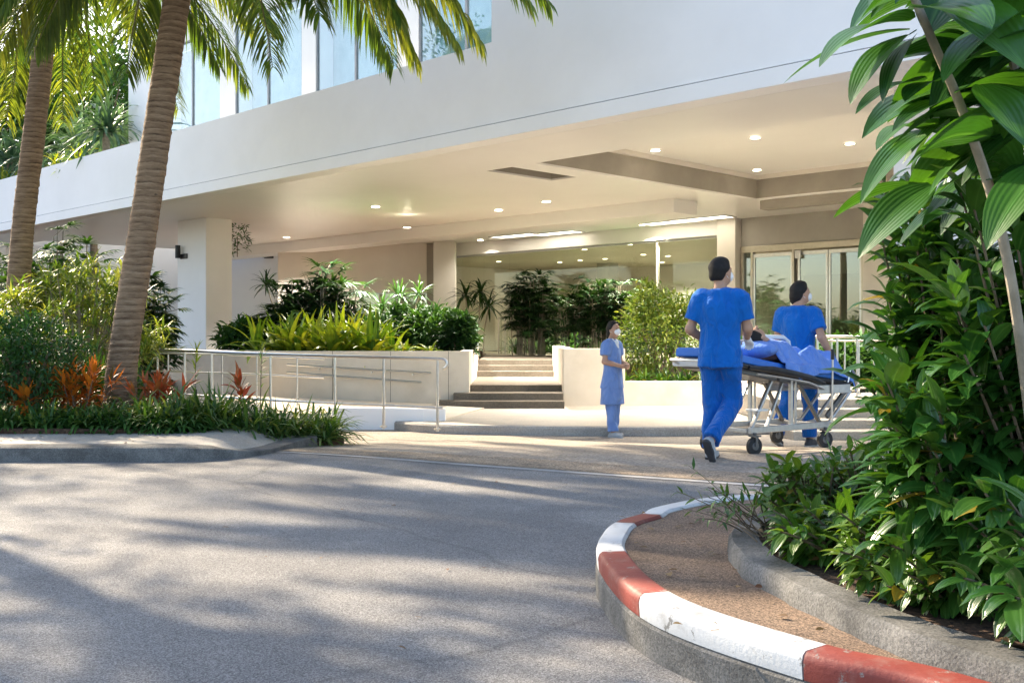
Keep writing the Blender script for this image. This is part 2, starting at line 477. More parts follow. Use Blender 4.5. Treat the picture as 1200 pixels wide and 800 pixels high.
# ------------------------------------------------------------------ ground, road, paving
grid('ground', M['ground'], np.linspace(-400, 400, 9), np.linspace(-300, 700, 9), lambda x, y: -.75)
grid('road', M['asphalt'], np.arange(-60, 61, 3.0), np.arange(-40, 20.1, .5), lambda x, y: float(gz(y)))
LX = [-9, -2.45, -2.32, -.456, .8, 1.8, 3.5, 8, 20]
LY = [10.5, 10.35, 10.26, 9.05, 8.33, 7.77, 6.9, 4.8, 0]
yl = lambda x: float(np.interp(x, LX, LY))
xs = np.arange(-3.2, 16.1, .4)
grid('forecourt', M['forecourt'], xs, np.linspace(0, 1, 24), lambda x, y: float(gz(y)) + .006,
     yf=lambda x, t: yl(x) + .108 + t * (20 - yl(x)))
xs = np.arange(-2.3, 16, .3)
grid('kerb_line', M['line'], xs, [0, .05, .11], lambda x, y: float(gz(y)) + .005, yf=lambda x, t: yl(x) + t)
grid('paver_band', M['pebble_band'] if 'pebble_band' in M else M['forecourt'], xs, [.12, .4, .75], lambda x, y: float(gz(y)) + .010, yf=lambda x, t: yl(x) + t)

# pavement along the left bed, its kerb running out to nothing beside the forecourt
kc = catmull([(-40, 9.3), (-12, 9.3), (-6, 9.3), (-3.9, 9.3), (-3.2, 9.31), (-2.8, 9.36), (-2.52, 9.52), (-2.36, 9.8), (-2.28, 10.2), (-2.22, 10.8), (-2.1, 11.5)], 8)
tap = np.interp(kc[:, 0], [-2.95, -2.6, -2.4, -2.25], [.78, .64, .36, .12])
mb = MB(); sweep(mb, kc, [(0, -.3), (0, .12), (.01, .15), (.04, .168), (.2, .1755), (.2, -.3)], scale=tap)
tag(mb.build('pavement_kerb', M['kerb'], smooth=True), kind='structure')
inner = np.stack([np.minimum(kc[:, 0], -2.2), np.interp(kc[:, 0], [-3.6, -3.0, -2.6, -2.3], [10.6, 10.95, 11.2, 11.5])], 1)
d_ = np.gradient(kc, axis=0); d_ /= np.linalg.norm(d_, axis=1)[:, None]
oute = kc + np.stack([-d_[:, 1], d_[:, 0]], 1) * .19
inner[:, 0] = np.minimum(inner[:, 0], oute[:, 0] - .0)
n_k = len(kc); vs, fs = [], []
for i in range(n_k):
    for q, zz in ((oute[i], .172 * tap[i]), (oute[i] * .5 + inner[i] * .5, .172 * tap[i] * .98 + .002), (inner[i], .172 * min(1, tap[i] + .05))): vs.append((q[0], q[1], zz))
for i in range(n_k - 1):
    for k in (0, 1): fs.append((i * 3 + k, (i + 1) * 3 + k, (i + 1) * 3 + k + 1, i * 3 + k + 1))
tag(MB().add(vs, fs).build('pavement', M['sidewalk'], smooth=True), kind='structure')

# planted bed behind it
bed = [(-40, 10.4), (-6, 10.42), (-3.6, 10.45), (-2.6, 10.7), (-2.05, 11.4), (-1.95, 12.4), (-2.3, 13.1), (-5, 13.9), (-7, 16), (-7.0, 30), (-40, 30)]
bedz = lambda x, y: .19 - .175 * float(np.clip((x + 3.1) / .7, 0, 1)) + float(gz(y)) * float(np.clip((x + 4.5) / 1.5, 0, 1)) * .6
bed2 = [(-40, 10.4), (-8, 10.4), (-5, 10.42), (-4.2, 10.42), (-3.6, 10.5), (-3.05, 10.8), (-2.6, 11.1), (-2.12, 11.6), (-1.95, 12.4), (-2.3, 13.1), (-3.4, 13.5), (-5, 13.9), (-7, 16), (-7.0, 30), (-40, 30)]
mb = MB(); cx, cy = -8.0, 18.0
n_b = len(bed2)
mb.add([(x, y, bedz(x, y)) for x, y in bed2] + [(-4.0, 12.6, bedz(-4.0, 12.6)), (-8, 18, .205)] + [(x, y, -.5) for x, y in bed2],
       [(i, (i + 1) % n_b, n_b) for i in range(1, 12)] + [(0, 1, n_b + 1), (1, n_b, n_b + 1), (12, n_b + 1, n_b), (12, 13, n_b + 1), (13, 14, n_b + 1), (14, 0, n_b + 1)]
       + [(n_b + 2 + i, n_b + 2 + (i + 1) % n_b, (i + 1) % n_b, i) for i in range(n_b)])
tag(mb.build('bed_soil', M['soil']), kind='structure')

# raised plaza in front of the entrance
pk = [(-2.3, 17.2), (-1.75, 15.3), (-1.0, 14.55), (0, 14.3), (1.0, 14.15), (2.0, 14.1), (3.0, 14.3), (4.0, 14.7), (6, 15.4), (12, 16)]
pk = catmull(pk, 6)
poly = [tuple(p) for p in pk] + [(14, 34), (-24, 34), (-24, 17.4), (-7.5, 17.3)]
tag(MB().prism(poly, -.45, -.115).build('plaza', M['plaza']), kind='structure')
mb = MB(); sweep(mb, pk - 0, [(-.02, -.45), (-.02, -.135), (.0, -.112), (.16, -.108), (.16, -.45)])
tag(mb.build('plaza_kerb', M['sidewalk'], smooth=True), kind='structure')

# ------------------------------------------------------------------ kerb island in front, with its bed
KP = [(1.45, 2.15), (1.108, 2.77), (.844, 3.01), (.467, 3.65), (.363, 4.45), (.422, 4.93), (.508, 5.2), (.649, 5.41),
      (.738, 5.6), (1.01, 5.89), (1.36, 6.08), (2.2, 6.3), (4.5, 6.5)]
KP[2] = (.83, 3.04)
n_ = 10
kp = catmull(KP, n_)
kerb = empty('painted_kerb', (0, 0, 0), label='curved red and white painted kerb on a concrete base around the shrub island', cat='kerb')
mb = MB(); sweep(mb, kp, [(.012, -.2), (.004, -.1), (.006, .105), (-.006, .117), (-.13, .117), (-.13, -.2)])
mb.build('kerb_base', M['kerb'], kerb, smooth=True)
segs = [(0, 2 * n_, 'pkr'), (2 * n_, 3 * n_ + 1, 'pkw'), (3 * n_ + 1, 4 * n_, 'pkr'), (4 * n_, 6 * n_ - 2, 'pkw'), (6 * n_ - 2, 7 * n_, 'pkr'), (7 * n_, 12 * n_, 'pkw')]
for a, b, m in segs:
    sub = kp[a:b + 1].copy()
    d0 = sub[1] - sub[0]; d1 = sub[-1] - sub[-2]
    sub[0] += d0 / np.linalg.norm(d0) * .003; sub[-1] -= d1 / np.linalg.norm(d1) * .003
    mb = MB(); sweep(mb, sub, [(.0, .119), (.004, .17), (-.002, .19), (-.014, .2), (-.108, .202), (-.12, .19), (-.12, .119)])
    o = mb.build('kerb_block', M[m], kerb, smooth=True)
    o['label'] = 'red painted kerb block' if m == 'pkr' else 'white painted kerb block'
kpi = kp + .06 * np.array([[dy, -dx] for dx, dy in (lambda g: g / np.linalg.norm(g, axis=1)[:, None])(np.gradient(kp, axis=0))])
isl = [tuple(p) for p in kpi] + [(9, 6.5), (9, 1.0), (2.2, 1.0)]
tag(MB().prism(isl, -.3, .186).build('island_paving', M['pebble']), kind='structure')
BK = [(2.15, 1.5), (1.72, 2.05), (1.26, 2.76), (1.09, 3.10), (1.0, 3.42), (.93, 3.72), (.875, 4.09), (.95, 4.62), (1.2, 5.1), (1.6, 5.45), (2.6, 5.75), (5, 5.9)]
bk = catmull(BK, 6)
jit = np.array([[random.uniform(-.006, .006), random.uniform(-.006, .006)] for _ in bk]); bk = bk + jit
mb = MB(); sweep(mb, bk, [(.006, .18), (.0, .246), (-.014, .262), (-.12, .268), (-.13, .18)])
tag(mb.build('bed_kerb', M['kerb'], smooth=True), 'low rough concrete kerb edging the right hand shrub bed', 'kerb')
bki = bk + .09 * np.array([[dy, -dx] for dx, dy in (lambda g: g / np.linalg.norm(g, axis=1)[:, None])(np.gradient(bk, axis=0))])
bs = [tuple(p) for p in bki] + [(9, 5.9), (9, 1.4)]
tag(MB().prism(bs, .1, .25).build('island_soil', M['soil']), kind='structure')
# ------------------------------------------------------------------ the building; local x runs along the front, local y goes in
BL = empty('hospital_building', (0, 0, 0), R(-45), 'white hospital building with a deep canopy over its glazed entrance', 'building')
MB().add([], [])
mb = MB()
pz = [(-40, 4.02), (2, 4.02), (2, 10), (-10.6, 10), (-10.6, 5.14), (-40, 5.14)]
vs = [(s, 10.2, z) for s, z in pz] + [(s, 10.5, z) for s, z in pz]
mb.add(vs, [(0, 1, 4, 5), (1, 2, 3, 4), (6, 11, 10, 7), (7, 10, 9, 8), (0, 6, 7, 1), (1, 7, 8, 2), (2, 8, 9, 3), (3, 9, 10, 4), (4, 10, 11, 5), (5, 11, 6, 0)])
mb.build('fascia', M['stucco'], BL)
MB().box(-40, 2, 10.17, 10.5, 3.8, 4.0).build('drip_edge', M['stucco'], BL, bevel=.006)
MB().box(-40, 2, 10.23, 10.49, 3.995, 4.025).build('shadow_gap', M['groove'], BL)
mb = MB()
for s0, s1, t0, t1 in [(-40, 2, 10.501, 12.1), (-31, -12.7, 12.1, 13.66), (-12.1, -11.6, 12.1, 13.66), (-5.6, 2, 12.1, 13.66),
                       (-31, -11.6, 13.66, 18.5), (-5.6, 2, 13.66, 18.5), (-31, 2, 18.5, 21.6)]:
    mb.box(s0, s1, t0, t1, 3.8, 3.83)
mb.build('soffit', M['soffit'], BL)
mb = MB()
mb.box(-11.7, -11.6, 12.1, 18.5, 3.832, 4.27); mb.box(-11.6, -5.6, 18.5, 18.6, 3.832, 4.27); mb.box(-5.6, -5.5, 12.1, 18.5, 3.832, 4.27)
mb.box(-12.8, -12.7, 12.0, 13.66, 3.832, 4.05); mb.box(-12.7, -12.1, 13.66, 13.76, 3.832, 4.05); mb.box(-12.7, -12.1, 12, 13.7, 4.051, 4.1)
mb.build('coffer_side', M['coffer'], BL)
MB().box(-11.7, -5.5, 11.9, 18.6, 4.28, 4.32).build('coffer_ceiling', M['soffit'], BL)
mb = MB(); mb.box(-11.6, -11.52, 12.1, 18.5, 4.20, 4.277); mb.box(-11.52, -5.6, 18.42, 18.5, 4.20, 4.277)
mb.build('cove_trim', M['beige'], BL)
MB().box(-31, -12.6, 17.1, 17.9, 3.52, 3.799).build('drop_beam', M['soffit'], BL, bevel=.01)
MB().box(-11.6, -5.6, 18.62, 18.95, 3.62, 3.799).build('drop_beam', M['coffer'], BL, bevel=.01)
MB().box(-31.0, 2, 10.6, 32, 4.4, 4.6).build('terrace_slab', M['stucco'], BL)
MB().box(-40, -31.0, 10.5, 12.1, 4.4, 4.6).build('terrace_slab', M['stucco'], BL)
# upper storey with its window bays
mb = MB()
bays = [(-22.4, -20.0), (-19.4, -17.0), (-16.55, -14.15), (-13.6, -11.3)]
edges = [-24.2] + [e for b in bays for e in b] + [-10.6]
for a, b in zip(edges[0::2], edges[1::2]): mb.box(a, b, 11.4, 11.8, 5.5, 7.5)
mb.box(-24.2, -10.6, 11.4, 11.8, 4.6, 5.5); mb.box(-24.2, -10.6, 11.4, 11.8, 7.5, 11)
mb.box(-24.2, -23.9, 11.8, 24, 4.6, 11)
mb.build('upper_wall', M['stucco'], BL)
MB().box(-23.8, -10.3, 11.82, 11.86, 4.6, 7.49).build('curtain', M['curtain'], BL)
for a, b in bays:
    f = MB(); w = .035
    f.box(a, b, 11.42, 11.47, 5.5, 5.5 + w); f.box(a, b, 11.42, 11.47, 7.5 - w, 7.5)
    f.box(a, a + w, 11.42, 11.47, 5.5 + w, 7.5 - w); f.box(b - w, b, 11.42, 11.47, 5.5 + w, 7.5 - w)
    f.box((a + b) / 2 - .025, (a + b) / 2 + .025, 11.42, 11.47, 5.5 + w, 7.5 - w)
    fo = f.build('window', M['frame'], BL)
    MB().box(a + w, b - w, 11.44, 11.45, 5.5 + w, 7.5 - w).build('pane', M['winglass'], fo)
    MB().box(a - .02, b + .02, 11.36, 11.415, 5.46, 5.499).build('sill', M['alu'], fo)
# pillars
for s0, s1, t0, t1 in [(-23.54, -22.2, 12.3, 12.97), (-33.7, -32.36, 12.0, 12.67), (-5.35, -4.0, 11.3, 11.97)]:
    MB().box(s0, s1, t0, t1, -.5, 3.799).build('pillar', M['stucco'], BL, bevel=.012)
# lobby shell and the solid wall pieces of the entrance front
MB().box(-27, 2, 21.75, 29.5, 3.45, 3.6).build('lobby_ceiling', M['lobby_ceiling'], BL)
MB().box(-27, 2, 29, 29.2, .3, 3.45).build('lobby_wall', M['beige'], BL)
MB().box(-27.2, -27.0, 21.6, 29.2, .3, 3.45).build('lobby_wall', M['beige'], BL)
for s_ in (-22.6, -17.5, -9.4): MB().box(s_, s_ + .5, 26.5, 27.0, .565, 3.449).build('lobby_column', M['panel'], BL, bevel=.01)
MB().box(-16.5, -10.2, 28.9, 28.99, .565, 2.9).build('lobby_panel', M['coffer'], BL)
MB().box(-26, -13.7, 21.1, 21.75, 3.45, 3.799).build('door_head', M['soffit'], BL)
MB().box(-14.2, -13.7, 20.95, 21.6, -.2, 3.799).build('pillar', M['beige'], BL, bevel=.01)
MB().box(-13.7, -10.6, 21.2, 21.5, 3.15, 3.799).build('door_head', M['panel'], BL)
MB().box(-10.6, 2, 21.0, 21.5, -.2, 3.799).build('entrance_wall', M['beige'], BL)

# rear walls seen under the canopy on the left
rw = empty('rear_wall', (-4.6, 31.2, 0), label='beige plaster wall behind the left planter under the canopy', cat='wall')
MB().box(-2.25, 2.1, 0, .3, -.5, 3.799).build('wall_face', M['beige'], rw)
MB().box(2.1, 2.42, .05, .3, -.5, 3.799).build('wall_panel', M['panel'], rw)
MB().box(2.35, 2.98, -.7, 0, -.5, 3.799).build('pillar', M['beige'], rw, bevel=.01)
tag(MB().box(-40, -6.85, 36, 36.3, -.6, 5.2).build('boundary_wall', M['stucco']), 'tall plain white wall far behind the garden on the left', 'wall')

# floor behind the steps
tag(MB().prism([(-.74, 23.35), (.90, 23.35), (.9, 20.6), (6.2, 20.6), (13, 14.8), (30, 20), (10, 42), (-16, 42), (-6.8, 31.6), (-.74, 31.6)], -.3, .565).build('lobby_floor', M['steps']), kind='structure')

# ------------------------------------------------------------------ glazed screen
GS = empty('glass_screen', (0, 0, 0), R(-45), 'tall frameless glass screen along the lobby beside the steps', 'glass wall')
seam = [-23.6, -22.35, -21.3, -19.3, -16.1, -14.21]
for a, b in zip(seam[:-1], seam[1:]):
    MB().box(a + .006, b - .006, 21.195, 21.21, .575, 3.445).build('pane', M['glass'], GS)
def handle(s, z0, z1, dt=-.05):
    h = MB(); h.tube([(s, 21.2 + dt, z0), (s, 21.2 + dt, z1)], .02)
    for z in (z0 + .1, z1 - .1): h.tube([(s, 21.2 + dt, z), (s, 21.2 - dt, z)], .012)
    h.tube([(s, 21.2 - dt, z0), (s, 21.2 - dt, z1)], .02)
    h.build('handle', M['bronze'], GS, smooth=True)
handle(-21.68, .60, 1.62); handle(-21.42, .60, 1.62); handle(-19.42, .6, 1.85)
m_ = MB(); m_.box(-16.13, -16.07, 21.17, 21.23, .575, 3.445); m_.build('mullion', M['bronze'], GS)
m_ = MB(); m_.box(-23.6, -14.21, 21.17, 21.23, 3.40, 3.449); m_.build('top_rail', M['alu'], GS)

# ------------------------------------------------------------------ sliding entrance door
DR = empty('sliding_door', (0, 0, 0), R(-45), 'bronze framed sliding glass door at the right hand entrance', 'door')
f = MB()
f.box(-13.68, -10.62, 21.14, 21.28, 3.0, 3.14)
for a, b in [(-13.68, -13.60), (-13.42, -13.36), (-12.36, -12.30), (-10.72, -10.62)]: f.box(a, b, 21.14, 21.28, .57, 3.0)
f.build('door_frame', M['bronze'], DR, bevel=.006)
for a, b in [(-13.36, -12.36), (-12.22, -11.5), (-11.48, -10.72)]:
    lf = MB(); w = .045
    lf.box(a, a + w, 21.17, 21.22, .6, 2.96); lf.box(b - w, b, 21.17, 21.22, .6, 2.96); lf.box(a + w, b - w, 21.17, 21.22, .6, .7); lf.box(a + w, b - w, 21.17, 21.22, 2.88, 2.96)
    lo = lf.build('door_leaf', M['steel'], DR)
    MB().box(a + w, b - w, 21.19, 21.20, .7, 2.88).build('pane', M['doorglass'], lo)
MB().box(-13.60, -13.42, 21.19, 21.20, .6, 3.0).build('side_pane', M['doorglass'], DR)
MB().box(-12.26, -12.12, 21.10, 21.139, 2.80, 2.98).build('sensor', M['plastic_white'], DR)

# ------------------------------------------------------------------ planters, steps, ramp
LP = empty('stone_planter', (-3, 18.4, -.11), label='long curved pale stone planter left of the steps', cat='planter')
pw = catmull([(-7.4, 22.6), (-6.2, 20.9), (-5.1, 19.6), (-4.1, 18.75), (-3.2, 18.42), (-2.2, 18.4), (-.74, 18.4)], 7) - np.array([3 * 0 - 3, 18.4])
pw = catmull([(-7.4, 22.6), (-6.2, 20.9), (-5.1, 19.6), (-4.1, 18.75), (-3.2, 18.42), (-2.2, 18.4), (-.74, 18.4)], 7)
pw = np.stack([pw[:, 0] + 3, pw[:, 1] - 18.4], 1)
mb = MB(); sweep(mb, pw, [(0, -.1), (0, .93), (.01, .94), (.16, .94), (.17, .93), (.17, -.1)])
mb.box(2.09, 2.26, .171, 5.2, -.1, .94)
mb.build('planter_wall', M['planterwall'], LP, smooth=True)
sl = [(p[0], p[1] + .1) for p in pw[::3]] + [(2.2, .1), (2.2, 12.7), (-3.8, 12.7)]
so = MB().prism(sl, .3, .82).build('planter_soil', M['soil'], LP)
# stone joints: thin vertical reveals on the face
for x in (-.1, .9, 1.9): MB().box(x, x + .008, -.0025, .01, 0, .935).build('joint', M['steps'], LP)

ST = empty('entrance_steps', (0, 18.4, -.11), label='brown stone steps rising between two planters to the glass screen', cat='steps')
mb = MB()
mb.box(-1.25, .875, -.62, -.2, -.05, .113); mb.box(-1.0, .875, -.22, .0, -.05, .226); mb.box(-.735, .875, -.003, .42, -.05, .226); mb.box(-.735, .875, .4, 4.2, -.05, .34)
mb.build('lower_flight', M['steps'], ST, bevel=.008)
mb = MB()
mb.box(-.735, .88, 4.15, 4.6, .2, .453); mb.box(-.735, .88, 4.55, 5.0, .2, .566); mb.box(-.735, .88, 4.9, 5.6, .2, .68)
mb.build('upper_flight', M['steps'], ST, bevel=.008)

RP = empty('stone_planter', (1.4, 18.4, -.11), label='pale stone planter with one high end right of the steps', cat='planter')
MB().box(-.515, .55, 0, .25, -.1, .985).build('planter_wall', M['planterwall'], RP, bevel=.01)
MB().box(.55, 3.1, .02, .22, -.1, .42).build('planter_wall', M['planterwall'], RP, bevel=.01)
MB().box(-.515, -.3, .25, 5.0, -.1, .985).build('planter_wall', M['planterwall'], RP, bevel=.01)
MB().box(-.3, 3.1, .2, 2.1, -.05, .36).build('planter_soil', M['soil'], RP)

SS = empty('side_steps', (5.0, 13.3, -.24), label='pale brown steps behind the stretcher leading up to the sliding door', cat='steps')
mb = MB()
pz = [0.02, .13, .24, .35, .46]
for k in range(4): mb.box(-1.45 + .0 * k, 5, .15 + .42 * k, 7.5 if k == 3 else .6 + .42 * k, -.05 + .01 * k, pz[k + 1])
mb.build('step_flight', M['plaza'], SS, bevel=.01)

RA = empty('ramp', (-2.0, 15.2, -.12), label='low white side kerb of the access ramp behind the handrail', cat='ramp')
MB().prism([(-3.2, 0), (-.6, -.06), (-.6, .2), (-3.2, .22)], -.15, [.12, .12, .12, .12]).build('ramp_kerb', M['planterwall'], RA, bevel=.02)
MB().prism([(-.597, -.06), (.75, -.1), (1.05, .02), (1.05, .2), (-.597, .2)], -.15, [.2, .19, .18, .18, .2]).build('ramp_kerb', M['stucco'], RA, bevel=.02)
mb = MB(); mb.prism([(-3.2, .22), (1.05, .2), (1.6, 2.9), (-3.2, 3.0)], -.12, [.22, .02, .02, .22])
mb.build('ramp_surface', M['planterwall'], RA)

# ------------------------------------------------------------------ railings
def railing(name, pts, h, posts, label, lower=(), r=.022, loops=False, group=None):
    """pts: plan polyline with base heights; posts: fractions along it"""
    pts = [Vector(p) for p in pts]
    o = empty(name, pts[-1], label=label, cat='handrail', group=group); base = pts[-1]
    L = [0]
    for a, b in zip(pts[:-1], pts[1:]): L.append(L[-1] + (b - a).length)
    def at(f):
        d = f * L[-1]
        for i in range(len(pts) - 1):
            if d <= L[i + 1] + 1e-6:
                return pts[i].lerp(pts[i + 1], (d - L[i]) / max(1e-6, L[i + 1] - L[i]))
        return pts[-1]
    up = Vector((0, 0, 1))
    top = [at(k / 16) + up * h - base for k in range(17)]
    if loops:
        d = (pts[-1] - pts[-2]).normalized(); e = top[-1]
        top += [e + d * (.06 * math.sin(a)) + up * (-.06 + .06 * math.cos(a)) for a in (.6, 1.2, 1.9, 2.6, 3.1)]
    MB().tube(top, r).build('top_rail', M['steel'], o, smooth=True)
    for k in lower:
        l = [at(q / 16) + up * k - base for q in range(17)]
        MB().tube(l, r * .75).build('lower_rail', M['steel'], o, smooth=True)
    for f_ in posts:
        b = at(f_) - base
        p = MB(); p.tube([b - up * .02, b + up * (h - r * .8)], r * .82); p.disc(b + up * .01, (0, 0, 1), r * 2, r * 2, .02)
        p.build('post', M['steel'], o, smooth=True)
    return o

def zr(px, Y, z): return ((px - 600) / F * Y, Y, z)
g1 = [zr(175, 15.4, .0), zr(260, 14.7, -.03), zr(350, 14.2, -.06), zr(440, 13.8, -.08), zr(519, 13.55, -.10)]
fr = lambda px: (px - 175) / (519 - 175)
railing('handrail', g1, .90, [.035, .15, .26, .47, .68, .83, .985], 'steel handrail along the ramp in front, ending in a rounded loop', lower=(.28,), loops=True)
g2 = [zr(178, 16.6, .05), zr(300, 16.0, .02), zr(380, 15.6, -.02)]
railing('handrail', g2, .78, [.1, .42, .62, .85], 'thinner steel handrail on the far side of the ramp', lower=(.5,), r=.016)
# wall mounted double rail on the planter
wr = empty('wall_rail', (-3, 18.2, .4), label='double steel rail sloping down the face of the long planter', cat='handrail')
for z0, z1, x0, x1 in ((.20, .06, -.85, 1.62), (.07, -.1, -.85, 1.45)):
    b = MB(); b.tube([(x0, .04, z0), (x1, .0, z1)], .018); b.build('bar', M['steel'], wr, smooth=True)
for x, z in ((-.3, .1), (.6, .04), (1.3, .0)):
    b = MB(); b.tube([(x, .0, z + .03), (x, .2, z + .03)], .012); b.build('bracket', M['steel'], wr, smooth=True)
g3 = [(4.35, 15.3, .22), (4.95, 15.2, .22)]
railing('handrail', g3, .86, [.05, .5, .95], 'short steel railing at the top of the side steps, behind the stretcher foot', lower=(.1,), r=.02)
g4 = [(4.75, 16.0, .22), (6.2, 15.8, .22)]
railing('handrail', g4, .80, [.03, .16, .3, .45, .6, .8, .97], 'steel railing with close posts beside the sliding door', lower=(.1,), r=.016)

# glass balustrade behind the left planter
GB = empty('glass_balustrade', (-3.3, 29.5, .5), label='pale green glass balustrade in front of the beige wall', cat='balustrade')
MB().box(-.9, .95, 0, .015, .0, 1.75).build('pane', M['doorglass'], GB)
b = MB(); b.box(-.9, .95, -.01, .025, 1.75, 1.78); b.box(-.92, -.9, -.01, .025, 0, 1.78); b.build('frame', M['alu'], GB)

# ------------------------------------------------------------------ ceiling lights, and glowing patches for reflected sunlight
DL = [((440, 242), 3.8, 'round lit downlight in the canopy ceiling nearest the white pillar'),
      ((477, 266), 3.52, 'round lit downlight on the underside of the long drop beam, left end'),
      ((584, 246), 3.8, 'round lit downlight in the flat ceiling between the pillar and the coffer'),
      ((336, 278), 3.8, 'round lit downlight above the dark lady palm'),
      ((768, 176), 4.28, 'round lit downlight inside the coffer at its left corner'),
      ((885, 161), 4.28, 'small round lit downlight in the middle of the coffer'),
      ((996, 168), 4.28, 'bright round lit downlight inside the coffer beside the right pier'),
      ((887, 199), 4.28, 'round lit downlight at the inner corner of the coffer'),
      ((563, 281), 3.8, 'round lit downlight before the glass screen above the steps'),
      ((753, 263), 3.8, 'round lit downlight above the yellow green bush'),
      ((640, 236), 3.8, 'faint round downlight left of the coffer corner')]
LD = [((685, 292), 'lobby downlight first from left behind the glass'), ((709, 303), 'lobby downlight low in the second row behind the glass'),
      ((738, 286), 'lobby downlight behind the glass above the nurse'), ((754, 298), 'lobby downlight behind the glass over the yellow bush'),
      ((784, 281), 'lobby downlight just right of the bronze mullion'), ((776, 307), 'lowest lobby downlight right of the bronze mullion'),
      ((716, 318), 'deepest lobby downlight behind the glass, lowest on the left'), ((656, 307), 'lobby downlight above the tall indoor plant')]
def downlight(p, r, label, group, boost=.32):
    o = empty('downlight', p, label=label, cat='downlight', group=group)
    MB().tube([(0, 0, -.012), (0, 0, .002)], r * .8, 20).build('lamp', M['lamp'], o)
    if boost:
        L = bpy.data.lights.new('downlight_beam', 'AREA'); L.shape = 'DISK'; L.size = r * 1.4; L.energy = LAMP_W * boost; L.color = (1, .925, .81); L.spread = R(125)
        lo = bpy.data.objects.new('downlight_beam', L); COL.objects.link(lo); lo.parent = o; lo.location = (0, 0, -.02)
    ring = MB()
    vs, fs = [], []
    for k in range(24):
        a = 2 * math.pi * k / 24
        for rr, z in ((r * .8, -.003), (r * .8, -.016), (r, -.016), (r, .0)): vs.append((rr * math.cos(a), rr * math.sin(a), z))
    for k in range(24):
        k2 = (k + 1) % 24
        for q in range(3): fs.append((k * 4 + q, k * 4 + q + 1, k2 * 4 + q + 1, k2 * 4 + q))
    ring.add(vs, fs).build('trim', M['alu'], o, smooth=True)
    return o
for ((px, py), z, lab), bst in zip(DL, (.40, .60, .04, .5, 0, .34, .28, 0, .03, .30, .6)):
    downlight(onz(px, py, z - .003), .11 if z < 4 else .10, lab, 'downlights in the canopy', bst)
for (px, py), lab in LD:
    downlight(onz(px, py, 3.447), .10, lab, 'downlights in the lobby')
for s_, t_, lab in ((-24.2, 23.6, 'added lobby downlight far left, behind the lone cane plant'), (-22.0, 25.0, 'added lobby downlight behind the left pair of door pulls'), (-19.0, 25.5, 'added lobby downlight deep behind the right door pull')):  # extra lamps added to brighten the dark left end of the lobby
    q = np.array([.70711, -.70711]) * s_ + np.array([.70711, .70711]) * t_
    downlight((q[0], q[1], 3.447), .10, lab, 'downlights in the lobby', .10)
SUN_PATCHES = [((604, 276), 'left of a pair of glowing patches standing for reflected sunlight above the steps'), ((652, 273), 'right of a pair of glowing patches standing for reflected sunlight above the steps'),
       ((787, 260), 'left glowing patch standing for reflected sunlight beside the yellow entrance pillar'), ((822, 256), 'right glowing patch standing for reflected sunlight beside the yellow entrance pillar')]
for (px, py), lab in SUN_PATCHES:  # framed glowing panels added in place of sunlight reflected on the ceiling
    o = empty('sunlight_patch', onz(px, py, 3.797), R(-45), lab, 'sunlight patch', 'reflected sunlight patches on the canopy ceiling')
    MB().box(-.75, .75, -.22, .22, -.012, 0).build('patch_face', M['patch_glow'], o)
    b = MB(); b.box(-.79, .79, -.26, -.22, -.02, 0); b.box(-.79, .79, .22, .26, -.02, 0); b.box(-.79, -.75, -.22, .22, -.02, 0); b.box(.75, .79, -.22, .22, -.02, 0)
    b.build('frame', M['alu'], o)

# wall lamps
def walllamp(p, rz, lab):
    o = empty('wall_lamp', p, rz, lab, 'wall lamp', 'black wall lamps')
    MB().box(-.16, .16, -.03, 0, -.05, .07).build('bracket', M['black'], o, bevel=.01)
    MB().tube([(-.13, -.1, -.03), (-.13, -.1, .27)], .062, 16).build('lamp_tube', M['black'], o, smooth=True)
    MB().box(-.155, -.105, -.1, -.02, 0, .06).build('arm', M['black'], o)
u_, v_ = np.array([.70711, -.70711]), np.array([.70711, .70711])
q = u_ * -23.2 + v_ * 12.298
walllamp((q[0], q[1], 2.95), R(-45), 'black tube wall lamp on the outer face of the white pillar')
walllamp((-8.2, 35.99, 3.75), 0, 'black tube wall lamp on the far white wall, right of the pillar')
# ------------------------------------------------------------------ foliage
def nrmz(a): return a / np.maximum(np.linalg.norm(a, axis=-1, keepdims=True), 1e-9)


